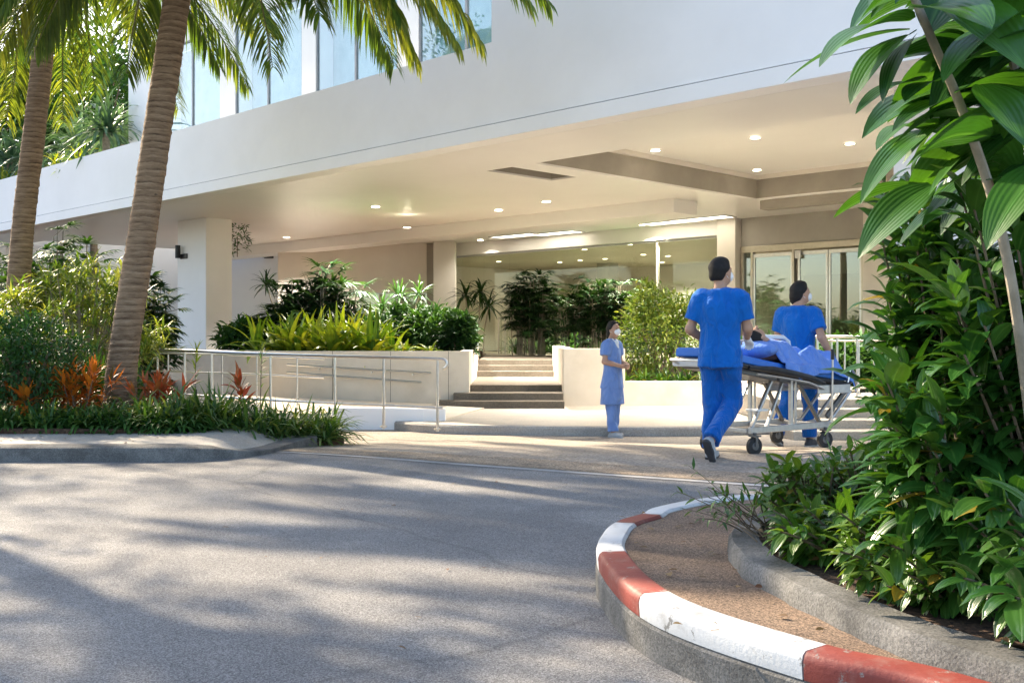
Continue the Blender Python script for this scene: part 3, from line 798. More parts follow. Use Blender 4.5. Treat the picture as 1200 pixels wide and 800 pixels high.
class FB:
    """collects leaf blades and links them as one foliage mesh"""
    def __init__(self): self.V, self.F, self.U, self.A, self.n = [], [], [], [], 0

    def leaves(self, base, d, L, W, droop=.5, nl=4, fold=.3, prof='ell', roll=.35, rnd=None, nw=2, wave=0.0, up=None):
        base = np.atleast_2d(np.asarray(base, float)); n = len(base)
        if n == 0: return self
        d = nrmz(np.broadcast_to(np.asarray(d, float), (n, 3)))
        L = np.broadcast_to(np.asarray(L, float), (n,)); W = np.broadcast_to(np.asarray(W, float), (n,))
        droop = np.broadcast_to(np.asarray(droop, float), (n,))
        t = np.linspace(0, 1, nl + 1); tm = (t[:-1] + t[1:]) / 2
        dk = d[:, None, :] + (droop[:, None] * tm ** 1.3 * 1.6)[..., None] * np.array([0, 0, -1.0])
        dk = nrmz(dk)
        c = np.concatenate([base[:, None, :], base[:, None, :] + np.cumsum(dk * (L / nl)[:, None, None], 1)], 1)
        upv = np.array([0, 0, 1.0]) if up is None else up
        side = np.cross(d, np.broadcast_to(upv, d.shape))
        bad = np.linalg.norm(side, axis=1) < .15
        if bad.any():
            rv = RNG.normal(size=(bad.sum(), 3)); side[bad] = np.cross(d[bad], rv)
        side = nrmz(side)
        n0 = np.cross(side, d)
        a = RNG.normal(0, 1, n) * roll
        side = side * np.cos(a)[:, None] + n0 * np.sin(a)[:, None]
        dd = np.concatenate([dk[:, :1], (dk[:, 1:] + dk[:, :-1]) / 2, dk[:, -1:]], 1)
        nk = nrmz(np.cross(side[:, None, :], dd))
        if prof == 'ell': w = np.sin(np.pi * np.clip(t, 0.02, 1) ** .85) ** .75
        elif prof == 'lance': w = np.minimum(1, (t + .06) * 3.2) * (1 - t ** 2.2)
        elif prof == 'strap': w = np.minimum(1, .55 + t * 2) * (1 - t ** 4)
        elif prof == 'ov': w = np.sin(np.pi * np.clip(t, 0.02, 1) ** .7) ** .8
        else: w = 1 - t ** 2
        w = np.maximum(w, .015)
        cc = np.linspace(-1, 1, nw + 1)
        off = cc[None, None, :] * w[None, :, None] * (W / 2)[:, None, None]
        V = c[:, :, None, :] + side[:, None, None, :] * off[..., None] + nk[:, :, None, :] * (np.abs(off) * fold)[..., None]
        if wave:
            V = V + nk[:, :, None, :] * (np.sin(t * 17)[None, :, None] * np.abs(off) * wave)[..., None]
        m = (nl + 1) * (nw + 1)
        idx = np.arange(n)[:, None, None] * m
        i = np.arange(nl)[:, None] * (nw + 1); j = np.arange(nw)[None, :]
        q = np.stack([i + j, i + j + 1, i + j + nw + 2, i + j + nw + 1], -1).reshape(1, -1, 4) + idx
        if rnd is None: rnd = RNG.random(n)
        self.V.append(V.reshape(-1, 3)); self.F.append(q.reshape(-1, 4) + self.n)
        uv = np.stack(np.broadcast_arrays(((cc + 1) / 2)[None, :], t[:, None]), -1).reshape(1, -1, 2)
        self.U.append(np.broadcast_to(uv, (n, m, 2)).reshape(-1, 2))
        self.A.append(np.repeat(np.clip(rnd, 0, 1), m)); self.n += n * m
        return self

    def build(self, mat, parent=None, name='foliage'):
        return np_mesh(name, np.concatenate(self.V), np.concatenate(self.F), M[mat] if isinstance(mat, str) else mat,
                       parent, np.concatenate(self.U), np.concatenate(self.A))


def sph(n, lo=-1, hi=1):
    z = RNG.uniform(lo, hi, n); a = RNG.uniform(0, 2 * np.pi, n); r = np.sqrt(1 - z * z)
    return np.stack([r * np.cos(a), r * np.sin(a), z], 1)


def cloud(fb, c, r, clumps, per, L, W, droop=.5, prof='ell', spread=.28, zmin=-.5, up=.25, nl=3, inner=.25):
    """leaf clumps over the shell of a lumpy ellipsoid"""
    c = np.array(c); r = np.array(r, float)
    s = sph(clumps, zmin, 1); rad = np.where(RNG.random(clumps) < inner, RNG.uniform(.35, .8, clumps), RNG.uniform(.8, 1.08, clumps))
    s_ = s * (rad * (1 + .13 * np.sin(s[:, 0] * 5 + c[0]) * np.cos(s[:, 1] * 4 + s[:, 2] * 3)))[:, None]
    k = np.repeat(np.arange(clumps), per); n = len(k)
    p = c + (s_[k] + RNG.normal(0, spread, (n, 3)) * np.array([1, 1, .8]) * .6) * r
    d = nrmz(s[k] * .8 + RNG.normal(0, .6, (n, 3)) + np.array([0, 0, up]))
    rn = np.clip(.5 * RNG.random(clumps)[k] + .5 * RNG.random(n), 0, 1)
    fb.leaves(p, d, L * RNG.uniform(.7, 1.2, n), W * RNG.uniform(.75, 1.15, n), droop * RNG.uniform(.5, 1.4, n), nl=nl, prof=prof, rnd=rn, roll=.6)


def rosette(fb, c, n, L, W, e0=5, e1=80, droop=.7, prof='strap', nl=5, fold=.35, jit=.02):
    c = np.array(c, float)
    az = np.arange(n) * 2.39996 + RNG.uniform(0, 6); f = (np.arange(n) + .5) / n
    el = np.radians(e1 + (e0 - e1) * f + RNG.normal(0, 7, n))
    d = np.stack([np.cos(el) * np.cos(az), np.cos(el) * np.sin(az), np.sin(el)], 1)
    b = c + RNG.normal(0, jit, (n, 3)) * np.array([1, 1, .5])
    fb.leaves(b, d, L * RNG.uniform(.75, 1.1, n), W * RNG.uniform(.85, 1.1, n), droop * RNG.uniform(.6, 1.3, n), nl=nl, prof=prof, fold=fold, roll=.15)


def shoot(fb, mb, b, tip, n, L, W, r=.008, t0=.25, a0=75, a1=25, droop=.5, prof='lance', nl=4, nw=2, fold=.3, bend=None, rbias=0, veins=0, wave=0.0):
    """a stem from b to tip, leaves spiralling round it and crowding to the top"""
    b, tip = np.array(b, float), np.array(tip, float)
    q_ = RNG.uniform(.72, 1.22); L *= q_; W *= q_ * RNG.uniform(.85, 1.15); n = max(5, int(n * RNG.uniform(.7, 1.15))); a0 += RNG.normal(0, 8); droop *= RNG.uniform(.6, 1.4)
    mid = (b + tip) / 2 + (np.array(bend) if bend is not None else np.array([0, 0, .08 * np.linalg.norm(tip - b)]))
    ts = np.linspace(0, 1, 7)[:, None]
    pts = (1 - ts) ** 2 * b + 2 * ts * (1 - ts) * mid + ts ** 2 * tip
    if mb is not None: mb.tube([tuple(p) for p in pts], list(np.linspace(r, r * .45, 7)), 5, cap=False)
    t = t0 + (1 - t0) * (1 - (1 - (np.arange(n) + .5) / n) ** 1.35)
    t_ = t[:, None]
    p = (1 - t_) ** 2 * b + 2 * t_ * (1 - t_) * mid + t_ ** 2 * tip
    tg = nrmz(2 * (1 - t_) * (mid - b) + 2 * t_ * (tip - mid))
    az = np.arange(n) * 2.39996 + RNG.uniform(0, 6)
    s = nrmz(np.cross(tg, np.array([.3, .9, .2]))); u = np.cross(s, tg)
    rad = s * np.cos(az)[:, None] + u * np.sin(az)[:, None]
    an = np.radians(a0 + (a1 - a0) * ((t - t0) / (1 - t0)) ** 1.5 + RNG.normal(0, 8, n))[:, None]
    d = tg * np.cos(an) + rad * np.sin(an)
    sz = RNG.uniform(.6, 1.15, n) * np.where(t > .96, .75, 1)
    fb.leaves(p, d, L * sz, W * sz, droop * RNG.uniform(.5, 1.4, n), nl=nl, nw=nw, prof=prof, fold=fold, roll=.25, rnd=np.where(RNG.random(n) < .018, 1.0, np.clip(.12 + .55 * RNG.random(n) + .25 * t + rbias, 0, .93)), wave=wave)


def fan(fb, b, d, L, n=8, W=.03, droop=.4, spread=80):
    """one palmate leaf"""
    d = nrmz(np.array(d, float)); s = np.cross(d, [0, 0, 1.0]); s = s / max(np.linalg.norm(s), 1e-6)
    a = np.radians(np.linspace(-spread, spread, n))[:, None]
    dd = d * np.cos(a) + s * np.sin(a) * .95 + RNG.normal(0, .05, (n, 3))
    fb.leaves(np.repeat(np.array(b)[None], n, 0), dd, L * RNG.uniform(.8, 1.05, n) * (1 - .25 * np.abs(a[:, 0])), W, droop, nl=3, prof='strap', fold=.2, roll=.1, rnd=np.full(n, RNG.random()) + RNG.normal(0, .1, n))


def plant(name, loc, label, cat, fol, mat, stems=None, smat='woody', group=None):
    """fol / stems are functions filling local meshes"""
    o = empty(name, loc, label=label, cat=cat, group=group)
    fb, mb = FB(), MB()
    fol(fb, mb)
    fb.build(mat, o)
    if mb.v: mb.build('stem', M[smat], o, smooth=True)
    return o


def canes(stems, L, W, n, e0=-15, e1=80, droop=.7, r=.018, jit=.03, nl=5):
    def f(fb, mb):
        for (b, t) in stems:
            b, t = np.array(b, float), np.array(t, float)
            mb.tube([tuple(b), tuple((b + t) / 2 + RNG.normal(0, .04, 3)), tuple(t)], [r, r * .85, r * .8], 7)
            rosette(fb, t, n, L, W, e0, e1, droop, 'strap', nl, .3, jit)
    return f


def ladypalm(n, rx, ry, h0, h1, L=.36, per=5):
    def f(fb, mb):
        for k in range(n):
            a, q = RNG.uniform(0, 6.28), math.sqrt(RNG.random())
            b = np.array([rx * q * math.cos(a), ry * q * math.sin(a), 0]); h = RNG.uniform(h0, h1) * (1 - .25 * q * q)
            t = b * 1.15 + np.array([RNG.normal(0, .06), RNG.normal(0, .06), h])
            mb.tube([tuple(b), tuple(t)], [.014, .010], 5)
            for j in range(per):
                f_ = 1 - .78 * (j / per) * RNG.uniform(.6, 1.2)
                az = RNG.uniform(0, 6.28); el = RNG.uniform(-.1, .9)
                d = np.array([math.cos(az) * math.cos(el), math.sin(az) * math.cos(el), math.sin(el)])
                p0 = b + (t - b) * f_; p1 = p0 + d * RNG.uniform(.12, .3)
                mb.tube([tuple(p0), tuple(p1)], .005, 4, cap=False)
                fan(fb, p1, d + np.array([0, 0, -.15]), L, 9, .056, .45)
    return f


def clumpy(pts, n, L, W, e0, e1, droop, prof='strap', nl=5):
    def f(fb, mb):
        for p in pts: rosette(fb, p, n, L * RNG.uniform(.85, 1.15), W, e0, e1, droop, prof, nl)
    return f


SHADE = [(-6.2, 9.0, (1.7, 1.5, 1.3, 6.4), 95, 'slender tree beyond the left edge, closest to the road'), (-8.4, 9.3, (2.2, 1.9, 1.6, 5.8), 260, 'broad tree beyond the left edge, nearest the camera'), (-11.2, 17.2, (1.8, 1.8, 1.5, 7.6), 130, 'taller tree beyond the left edge behind the slim palm'), (-10.8, 11.3, (2.0, 1.9, 2.0, 8.2), 170, 'tallest tree beyond the left edge')]
# ------------------------------------------------------------------ palms
def frond(fb, mb, c, az, el, L, droop, n=86, ll=.78, lw=.04):
    c = np.array(c, float); m = 14
    d = np.array([math.cos(az) * math.cos(el), math.sin(az) * math.cos(el), math.sin(el)])
    pts, dirs = [c], []
    for k in range(m):
        dk = d + np.array([0, 0, -1.0]) * droop * ((k + .5) / m) ** 1.25 * 1.9
        dk /= np.linalg.norm(dk); dirs.append(dk); pts.append(pts[-1] + dk * L / m)
    pts = np.array(pts); dirs = np.array(dirs + [dirs[-1]])
    mb.tube([tuple(p) for p in pts], list(np.linspace(.032, .005, m + 1)), 5, cap=False)
    t = np.linspace(.14, .995, n); f_ = t * m; i = np.minimum(f_.astype(int), m - 1); fr_ = (f_ - i)[:, None]
    p = pts[i] * (1 - fr_) + pts[i + 1] * fr_; tg = nrmz(dirs[i] * (1 - fr_) + dirs[i + 1] * fr_)
    s = np.array([-math.sin(az), math.cos(az), 0.0])
    ln = ll * np.clip(.35 + 1.9 * np.sin(np.pi * np.clip(t, 0, 1) ** .75) * .5, .25, 1.2)
    tone = RNG.random() * .6
    for sg in (1, -1):
        dd = nrmz(tg * .75 + s * sg * RNG.uniform(.55, .8, (n, 1)) + np.array([0, 0, .12]) + RNG.normal(0, .07, (n, 3)))
        fb.leaves(p, dd, ln * RNG.uniform(.85, 1.12, n), lw, RNG.uniform(.8, 1.7, n), nl=5, prof='lance', fold=.35, roll=.2, rnd=tone + .4 * RNG.random(n))


def palm(loc, trunk_pts, radii, crown, fr, label, group='palms with ringed trunks'):
    o = empty('palm_tree', loc, label=label, cat='palm tree', group=group)
    # trunk: a ringed tube with slightly ragged rings
    tp = catmull([np.array(p) for p in trunk_pts], 44)
    n = len(tp); rs = np.interp(np.linspace(0, 1, n), np.linspace(0, 1, len(radii)), radii)
    al = np.concatenate([[0], np.cumsum(np.linalg.norm(np.diff(tp, axis=0), axis=1))]); ring = .985 + .016 * ((al / .06 + .3 * np.sin(al * 3)) % 1) + RNG.normal(0, .007, n)
    mb = MB(); mb.tube([tuple(p) for p in tp], list(rs * ring), 24)
    for i in range(len(mb.v)):
        x, y, z = mb.v[i]; mb.v[i] = (x + RNG.normal(0, .0035), y + RNG.normal(0, .0035), z + RNG.normal(0, .008))
    mb.build('trunk', M['bark'], o, smooth=True)
    fb, st = FB(), MB()
    for (az, el, L, dr) in fr: frond(fb, st, crown, az, el, L, dr)
    c = fb.build('lf_frond', o, 'crown'); st.build('frond_stalk', M['stem'], c, smooth=True)
    return o


def fronds(n, L=3.6, seed=0, el=(-.2, 1.1)):
    r = random.Random(seed); out = []
    for k in range(n):
        e = el[0] + (el[1] - el[0]) * ((k * .618) % 1)
        out.append((k * 2.39996 + r.uniform(-.2, .2) + seed, e, L * r.uniform(.85, 1.1), r.uniform(.75, 1.15)))
    return out


B2 = onz(147, 487, .2); B2 = (B2[0], 11.8, .2)
x2 = (147 - 600) / F * 11.8
T2 = [(-.06, 0, 0), (-.06, 0, .12), (-.045, 0, .5), (.03, 0, 1.1), (.205, 0, 2.2), (.40, .03, 3.6), (.566, .06, 4.8), (.74, .1, 6.2)]
palm((x2, 11.8, .15), T2, [.26, .21, .172, .160, .155, .152, .148, .145, .14], (.745, .1, 6.25),
     [(-.25, .25, 4.3, .62), (0, .35, 4.9, .6), (-.15, .12, 4.4, .78), (-.42, .45, 4.6, .72), (.12, .2, 4.5, .72), (-.7, .3, 4.2, .8), (-.1, -.1, 3.8, .85), (-.32, -.2, 3.3, .8), (.02, .05, 4.0, .95), (-.85, .05, 3.5, .85), (-.2, .55, 4.6, .85), (-.55, -.05, 3.6, .8), (-1.1, .25, 3.7, .95), (-3.05, .35, 3.6, .95), (-2.75, -.05, 3.3, 1.0), (2.9, -.1, 3.4, .95), (-.5, .1, 3.6, .95), (.15, -.15, 3.4, 1.0), (-.9, .0, 3.3, 1.15), (-1.35, -.1, 3.0, 1.1), (-.05, .5, 3.9, .9),
      (-2.0, .1, 3.2, 1.2), (-2.25, .35, 3.6, 1.1), (-2.85, .2, 3.6, 1.15), (-1.6, .3, 3.6, 1.1), (3.1, .25, 3.8, 1.1), (-1.2, .1, 3.3, 1.2), (-2.5, -.25, 3.0, 1.1), (-3.0, .05, 3.3, 1.15), (2.8, .1, 3.4, 1.2), (2.2, .0, 3.4, 1.0), (1.5, .2, 3.6, 1.0), (.8, .1, 3.6, 1.0),
      (.3, .9, 3.8, .9), (-1.7, .8, 3.6, 1.0), (-2.7, .5, 3.5, 1.0), (2.5, .9, 3.6, 1.0), (1.2, 1.0, 3.6, .9), (-.7, .75, 3.9, .85), (-3.3, -.3, 2.9, 1.0), (-.65, -.35, 3.0, .9)],
     'stout ringed palm standing in the orange flowered bed by the pavement')
x1 = (18 - 600) / F * 16
T1 = [(0, 0, 0), (0, 0, .4), (.02, 0, 1.2), (.12, 0, 2.6), (.33, 0, 4.4), (.52, 0, 6.2), (.66, 0, 7.2)]
palm((x1, 16, .15), T1, [.23, .195, .168, .16, .157, .153, .148], (.66, 0, 7.25), fronds(26, 3.9, 3, (-.4, 1.0)), 'slimmer ringed palm at the left edge behind the round shrub')

# ------------------------------------------------------------------ left bed
def rounded(fb, mb):
    cloud(fb, (0, 0, .58), (.52, .5, .50), 330, 15, .075, .028, .5, 'lance', .2, -.75, .1)
    cloud(fb, (-.35, .1, .45), (.45, .45, .42), 120, 14, .075, .028, .5, 'lance', .2, -.75, .1)
    for k in range(9):
        a = k * .7; mb.tube([(0, 0, 0), (.18 * math.cos(a), .18 * math.sin(a), .5), (.4 * math.cos(a), .4 * math.sin(a), .8)], [.03, .02, .008], 6)
plant('rounded_shrub', onz(38, 493, .2)[:2] + (.2,), 'dense round dark green shrub with fine leaves at the left edge by the pavement', 'shrub', rounded, 'lf_round')

def songbush(fb, mb):
    for k in range(125):
        s = sph(1, -.25, 1)[0]; t = np.array([s[0] * 1.15, s[1] * 1.0, .85 + s[2] * 1.05]) * RNG.uniform(.82, 1.05)
        b = np.array([s[0] * .3, s[1] * .3, 0])
        mb.tube([tuple(b), tuple((b + t) / 2 + [0, 0, .1]), tuple(t)], [.015, .011, .008], 5, cap=False)
        rosette(fb, t, 19, .29, .040, -25, 75, .55, 'lance', 3, .3, .05)
        rosette(fb, b + (t - b) * .85, 12, .26, .038, -30, 30, .6, 'lance', 3, .3, .05)
plant('dracaena_bush', (-6.15, 15.2, .2), 'glowing yellow green bush of narrow variegated leaves beside the stout palm', 'bush', songbush, 'lf_song', smat='cane')

def grassy(fb, mb):
    for k in range(20):
        rosette(fb, (RNG.uniform(-.75, .75), RNG.uniform(-.4, .4), 0), 16, .85, .034, 25, 85, .75, 'strap', 5)
plant('strap_leaf_clump', (-5.15, 13.2, .2), 'tall bright green grassy clump between the round shrub and the stout palm', 'plant', grassy, 'lf_mid')
plant('lady_palm', (-8.9, 21.0, .2), 'lady palm clump under the canopy end behind the yellow bush', 'palm', ladypalm(60, 1.2, .8, 1.9, 3.0, .42, 9), 'lf_mid', smat='cane')
plant('lady_palm', (-6.15, 17.6, .2), 'dark lady palm clump between the stout palm and the white pillar', 'palm', ladypalm(56, .32, .6, .9, 2.05, .32, 10), 'lf_dark', smat='cane')
plant('lady_palm', (-9.6, 19.0, .2), 'green lady palm clump just right of the far left pillar', 'palm', ladypalm(50, 1.2, .8, 1.1, 2.4, .42, 9), 'lf_mid', smat='cane')
def leftbush(fb, mb):
    cloud(fb, (0, 0, .8), (.9, .8, .85), 190, 12, .15, .035, .5, 'lance', .25, -.6)
    mb.tube([(0, 0, 0), (0, 0, .9)], .03)
plant('leafy_bush', (-8.9, 17.2, .2), 'mid green bush against the slim palm trunk at the left edge', 'bush', leftbush, 'lf_mid')

# orange and red leaved crotons round the palm
def croton(n, h):
    def f(fb, mb):
        for k in range(n):
            a = RNG.uniform(0, 6.28); q = RNG.uniform(.05, .34); b = np.array([q * .4 * math.cos(a), q * .3 * math.sin(a), 0])
            t = np.array([q * 1.3 * math.cos(a), q * .8 * math.sin(a), h * RNG.uniform(.65, 1.05)])
            shoot(fb, mb, b, t, 13, .22, .05, .007, .25, 70, 15, .35, 'lance')
    return f
plant('orange_croton', (-4.55, 11.2, .2), 'bright orange leaved plant just left of the stout palm base', 'plant', croton(24, .52), 'lf_croton', group='orange and red leaved plants')
plant('orange_croton', (-4.95, 11.05, .2), 'duller orange leaved plant leaning out beside the round shrub', 'plant', croton(8, .34), 'lf_croton', group='orange and red leaved plants')
plant('red_leaf_plant', (-3.8, 11.45, .2), 'red leaved plant just right of the stout palm base', 'plant', croton(13, .44), 'lf_red', group='orange and red leaved plants')
plant('red_leaf_plant', (-2.95, 12.0, .2), 'single small red tipped plant sticking out of the strap leaves near the rail', 'plant', croton(2, .42), 'lf_red', group='orange and red leaved plants')
def tuft(fb, mb):
    shoot(fb, mb, (0, 0, 0), (.02, 0, .75), 26, .22, .025, .008, .3, 60, 15, .3, 'lance')
for (px, Y, lab) in [(228, 12.6, 'upright pale green tuft rising in front of the rail near the pillar'), (305, 12.9, 'upright grey green tuft in front of the middle of the rail')]:
    plant('leaf_spike', zr(px, Y, .2), lab, 'plant', tuft, 'lf_grass' if px > 250 else 'lf_lime', group='upright tufts by the rail')

# border of strap leaved ground cover: nobody could count its blades or clumps
fb = FB()
for k in range(330):
    x = RNG.uniform(-8.0, -1.98); y0 = np.interp(x, [-8, -3.6, -2.6, -2.0], [10.5, 10.58, 11.12, 11.75])
    y = y0 + abs(RNG.normal(0, .45))
    if y > 12.6 or (x > -2.35 and y > 12.7): continue
    rosette(fb, (x, y, bedz(x, y)), 15, RNG.uniform(.42, .58) * (.55 + .45 * float(np.clip((x + 4.2) / 1.0, 0, 1)) if y < 11.6 else 1), .032, 8, 78, .75, 'strap', 4)
o = np_mesh('border_plants', np.concatenate(fb.V), np.concatenate(fb.F), M['lf_grass'], None, np.concatenate(fb.U), np.concatenate(fb.A)); tag(o, kind='stuff')
fb = FB()
for k in range(150):
    x = RNG.uniform(-8.5, -3.0); y0 = 10.5
    rosette(fb, (x, 10.52 + abs(RNG.normal(0, .18)), bedz(x, 10.6)), 14, RNG.uniform(.22, .32), .036, 0, 65, .95, 'strap', 4)
o = np_mesh('edging_plants', np.concatenate(fb.V), np.concatenate(fb.F), M['lf_mid'], None, np.concatenate(fb.U), np.concatenate(fb.A)); tag(o, kind='stuff')

# ------------------------------------------------------------------ terrace plants above the canopy edge
def big_rosette(n, L, W, hh=1.25):
    return lambda fb, mb: (rosette(fb, (0, 0, hh), n, L, W, -30, 84, .8, 'strap', 7, .25, .08), mb.tube([(0, 0, 0), (0, 0, hh)], .09))
def tw(s, t, z): q = u_ * s + v_ * t; return (q[0], q[1], z)
for (s, t, z, L, lab) in [(-24.4, 10.95, 5.0, 1.35, 'largest blue green spiky plant on the terrace left of the windows'), (-26.9, 11.4, 5.0, 1.3, 'blue green spiky plant on the terrace between the two palm trunks'),
                          (-30.4, 10.95, 4.9, 1.3, 'spiky terrace plant at the far left edge behind the slim palm'), (-28.6, 12.0, 5.2, 1.25, 'spiky terrace plant set further back behind the others'), (-25.6, 11.9, 5, 1.3, 'spiky terrace plant half hidden between the two largest'), (-32.0, 11.4, 5, 1.3, 'outermost spiky terrace plant at the frame edge'), (-29.3, 11.2, 5, 1.2, 'spiky terrace plant directly behind the slim palm trunk')]:
    plant('spiky_plant', tw(s, t, 4.6), lab, 'plant', big_rosette(90, L, .085), 'lf_agave', smat='cane', group='spiky plants on the terrace')
for (s, t, L, lab) in [(-26.6, 10.72, .75, 'low yellow green spiky plant at the terrace edge right of the slim palm'), (-25.3, 10.7, .7, 'second low yellow green spiky plant along the terrace edge, nearer the stout palm'),
                       (-29.9, 10.7, .7, 'low yellow green plant at the terrace edge left of the slim palm')]:
    plant('low_spiky_plant', tw(s, t, 4.6), lab, 'plant', big_rosette(54, L, .05, .55), 'lf_lime', smat='cane', group='low plants along the terrace edge')
plant('hanging_plant', tw(-23.0, 13.1, 3.0), 'small green plant showing behind the top of the white pillar', 'plant', lambda fb, mb: (cloud(fb, (.35, .3, .4), (.25, .25, .55), 40, 8, .14, .03), mb.tube([(.35, .3, 0), (.35, .3, .5)], .01)), 'lf_mid')

# ------------------------------------------------------------------ left planter
GP = 'plants in the left planter'
zp = .70
def cordy(fb, mb):
    for p in [(-.3, 0, 0), (.1, .1, .02), (.4, -.05, 0)]: rosette(fb, p, 22, 1.0, .125, 18, 82, .6, 'lance', 6, .3, .05)
for (px, Y, lab) in [(322, 19.6, 'leftmost lime green broad strap plant at the planter rim beside the pillar'), (365, 19.2, 'brightest yellow lime strap plant below the dark lady palm'),
                     (412, 19.3, 'lime strap plant at the planter rim right of the dark lady palm'), (432, 19.9, 'lime strap plant set back beside the dark shrubs'), (392, 20.3, 'taller lime strap plant right under the dark lady palm'), (343, 20.2, 'lime strap plant second from the pillar, set back from the rim')]:
    plant('lime_strap_plant', zr(px, Y, zp), lab, 'plant', cordy, 'lf_lime', group='lime plants in the left planter')
plant('lady_palm', zr(376, 21.8, zp), 'dense dark lady palm in the middle of the long planter', 'palm', ladypalm(52, .85, .7, .9, 1.75, .48, 9), 'lf_dark', smat='cane')
plant('cane_plant', zr(336, 22.4, zp), 'thin leaning cane plant with spiky heads against the white wall', 'plant',
      canes([((.1, 0, 0), (-.42, 0, 1.45)), ((.15, 0, 0), (.05, 0, 1.0)), ((.2, .1, 0), (.5, .1, 1.3))], .46, .04, 30, -35, 80, .5), 'lf_dark', smat='cane')
plant('cane_plant', zr(474, 23.0, zp), 'cane plant with two spiky heads in front of the grey panel', 'plant',
      canes([((.05, 0, 0), (-.1, 0, 1.25)), ((.15, 0, 0), (.3, .1, 1.3)), ((0, 0, 0), (-.5, 0, 1.0))], .46, .042, 30, -35, 80, .5), 'lf_dark', smat='cane')
plant('cane_plant', zr(557, 27.5, .57), 'lone cane plant with drooping head in front of the glass screen', 'plant',
      canes([((-.2, 0, 0), (-.25, 0, 1.55)), ((.05, 0, 0), (.12, 0, 1.65)), ((.2, .1, 0), (.35, .1, 1.3))], .62, .055, 34, -45, 75, .7), 'lf_dark', smat='cane')
def darkshrub(r, n):
    def f(fb, mb):
        cloud(fb, (0, 0, r[2] * .8), r, n, 12, .17, .06, .5, 'ell', .25, -.6)
        for k in range(5): mb.tube([(0, 0, 0), (r[0] * .5 * math.cos(k * 1.3), r[1] * .5 * math.sin(k * 1.3), r[2])], [.02, .008], 5)
    return f
for (px, Y, r, mt, lab) in [(470, 21.4, (.65, .5, .48), 'lf_dark', 'dark feathery shrub below the two headed cane plant'), (512, 21.2, (.6, .5, .5), 'lf_mid', 'mid green shrub near the right end of the long planter'),
                            (537, 20.6, (.34, .35, .42), 'lf_dark', 'small dark shrub at the right end of the long planter'), (436, 22.3, (.5, .5, .36), 'lf_dark', 'dark grassy shrub behind the lime plants'),
                            (288, 21.5, (.5, .4, .36), 'lf_mid', 'blue green shrub between the pillar and the lime plants')]:
    plant('planter_shrub', zr(px, Y, zp), lab, 'shrub', darkshrub(r, 130), mt, group='shrubs in the left planter')
for (px, lab) in [(505, 'small pale green rosette at the planter rim, right one'), (472, 'small pale green rosette at the planter rim, left one')]:
    plant('pale_rosette', zr(px, 19.0, zp + .06), lab, 'plant', lambda fb, mb: rosette(fb, (0, 0, 0), 16, .33, .07, 15, 75, .6, 'ell', 4), 'lf_lime', group='pale rosettes at the planter rim')

# ------------------------------------------------------------------ behind the glass
GI = 'tall plants before the glass screen'
plant('entrance_plant', zr(626, 28.3, .57), 'tall slender stemmed plant before the glass between the two door pulls', 'plant', ladypalm(46, .62, .25, 1.5, 2.3, .42, 9), 'lf_dark', smat='cane', group=GI)
for (px, Y, lab) in [(690, 27.0, 'tall plant before the glass to the left of the nurse'), (726, 26.1, 'tall plant before the glass above the nurse head')]:
    plant('entrance_plant', zr(px, Y, .57), lab, 'plant', ladypalm(36, .6, .25, 1.25, 1.9, .4, 8), 'lf_dark', smat='cane', group=GI)
for (px, Y, lab) in [(622, 30.6, 'low ferny plant at the foot of the tall indoor plant'), (648, 30.4, 'low ferny plant just left of the right door pull'), (685, 29.6, 'low bright fern on the lobby floor left of the nurse')]:
    plant('indoor_fern', zr(px, Y, .57), lab, 'plant', clumpy([(-.4, 0, 0), (0, 0, 0), (.4, 0, 0)], 26, .75, .06, 20, 85, .6), 'lf_mid', group='low plants behind the glass')
mb = MB(); mb.box(-2.2, 2.6, 0, .5, 0, .08); mb.box(-2.2, 2.6, 0, .05, .08, .95); mb.box(-2.3, 2.7, -.08, .55, .95, 1.0)
ct = empty('reflected_band', zr(705, 33.0, .567), label='long dark block standing for a band mirrored in the lobby glass', cat='reflection')  # dark block added in place of a band mirrored in the screen
mb.build('band_body', M['reflection'], ct)

# ------------------------------------------------------------------ right planter
def ybush(fb, mb):
    cloud(fb, (0, 0, .85), (.72, .55, .85), 260, 13, .12, .042, .5, 'lance', .22, -.8, .2)
    cloud(fb, (-.25, .1, 1.35), (.32, .3, .42), 70, 12, .12, .042, .5, 'lance', .25, -.6, .2)
    cloud(fb, (.3, .1, 1.3), (.3, .3, .35), 60, 12, .12, .042, .5, 'lance', .25, -.6, .2)
    for k in range(8): mb.tube([(0, 0, 0), (.4 * math.cos(k * .8), .3 * math.sin(k * .8), 1.0)], [.025, .008], 5)
plant('yellow_bush', zr(777, 19.6, .22), 'large yellow green bush in the right planter behind the nurse', 'bush', ybush, 'lf_olive')
for (px, lab) in [(742, 'low green plant in the right planter nearest the nurse'), (766, 'low green plant at the foot of the yellow bush'), (790, 'low green plant left of the stretcher head'),
                  (815, 'low green plant mostly behind the front porter')]:
    plant('low_planter_plant', zr(px, 18.75, .24), lab, 'plant', clumpy([(-.12, 0, 0), (.12, .05, 0)], 22, .34, .055, 15, 80, .6, 'lance', 4), 'lf_low', group='low plants in the right planter')
for (px, lab) in [(860, 'green shrub behind the stretcher between the two porters'), (895, 'green shrub behind the stretcher left of the far porter')]:
    plant('planter_shrub', zr(px, 19.4, .24), lab, 'shrub', darkshrub((.5, .4, .42), 90), 'lf_mid', group='shrubs in the right planter')
for (px, Y, lab) in [(985, 17.0, 'leafy shrub behind the close posted railing, nearer the stretcher'), (1015, 17.2, 'leafy shrub behind the close posted railing, nearer the pier')]:
    plant('railing_shrub', zr(px, Y, .22), lab, 'shrub', darkshrub((.42, .35, .42), 100), 'lf_mid', group='shrubs behind the railing')

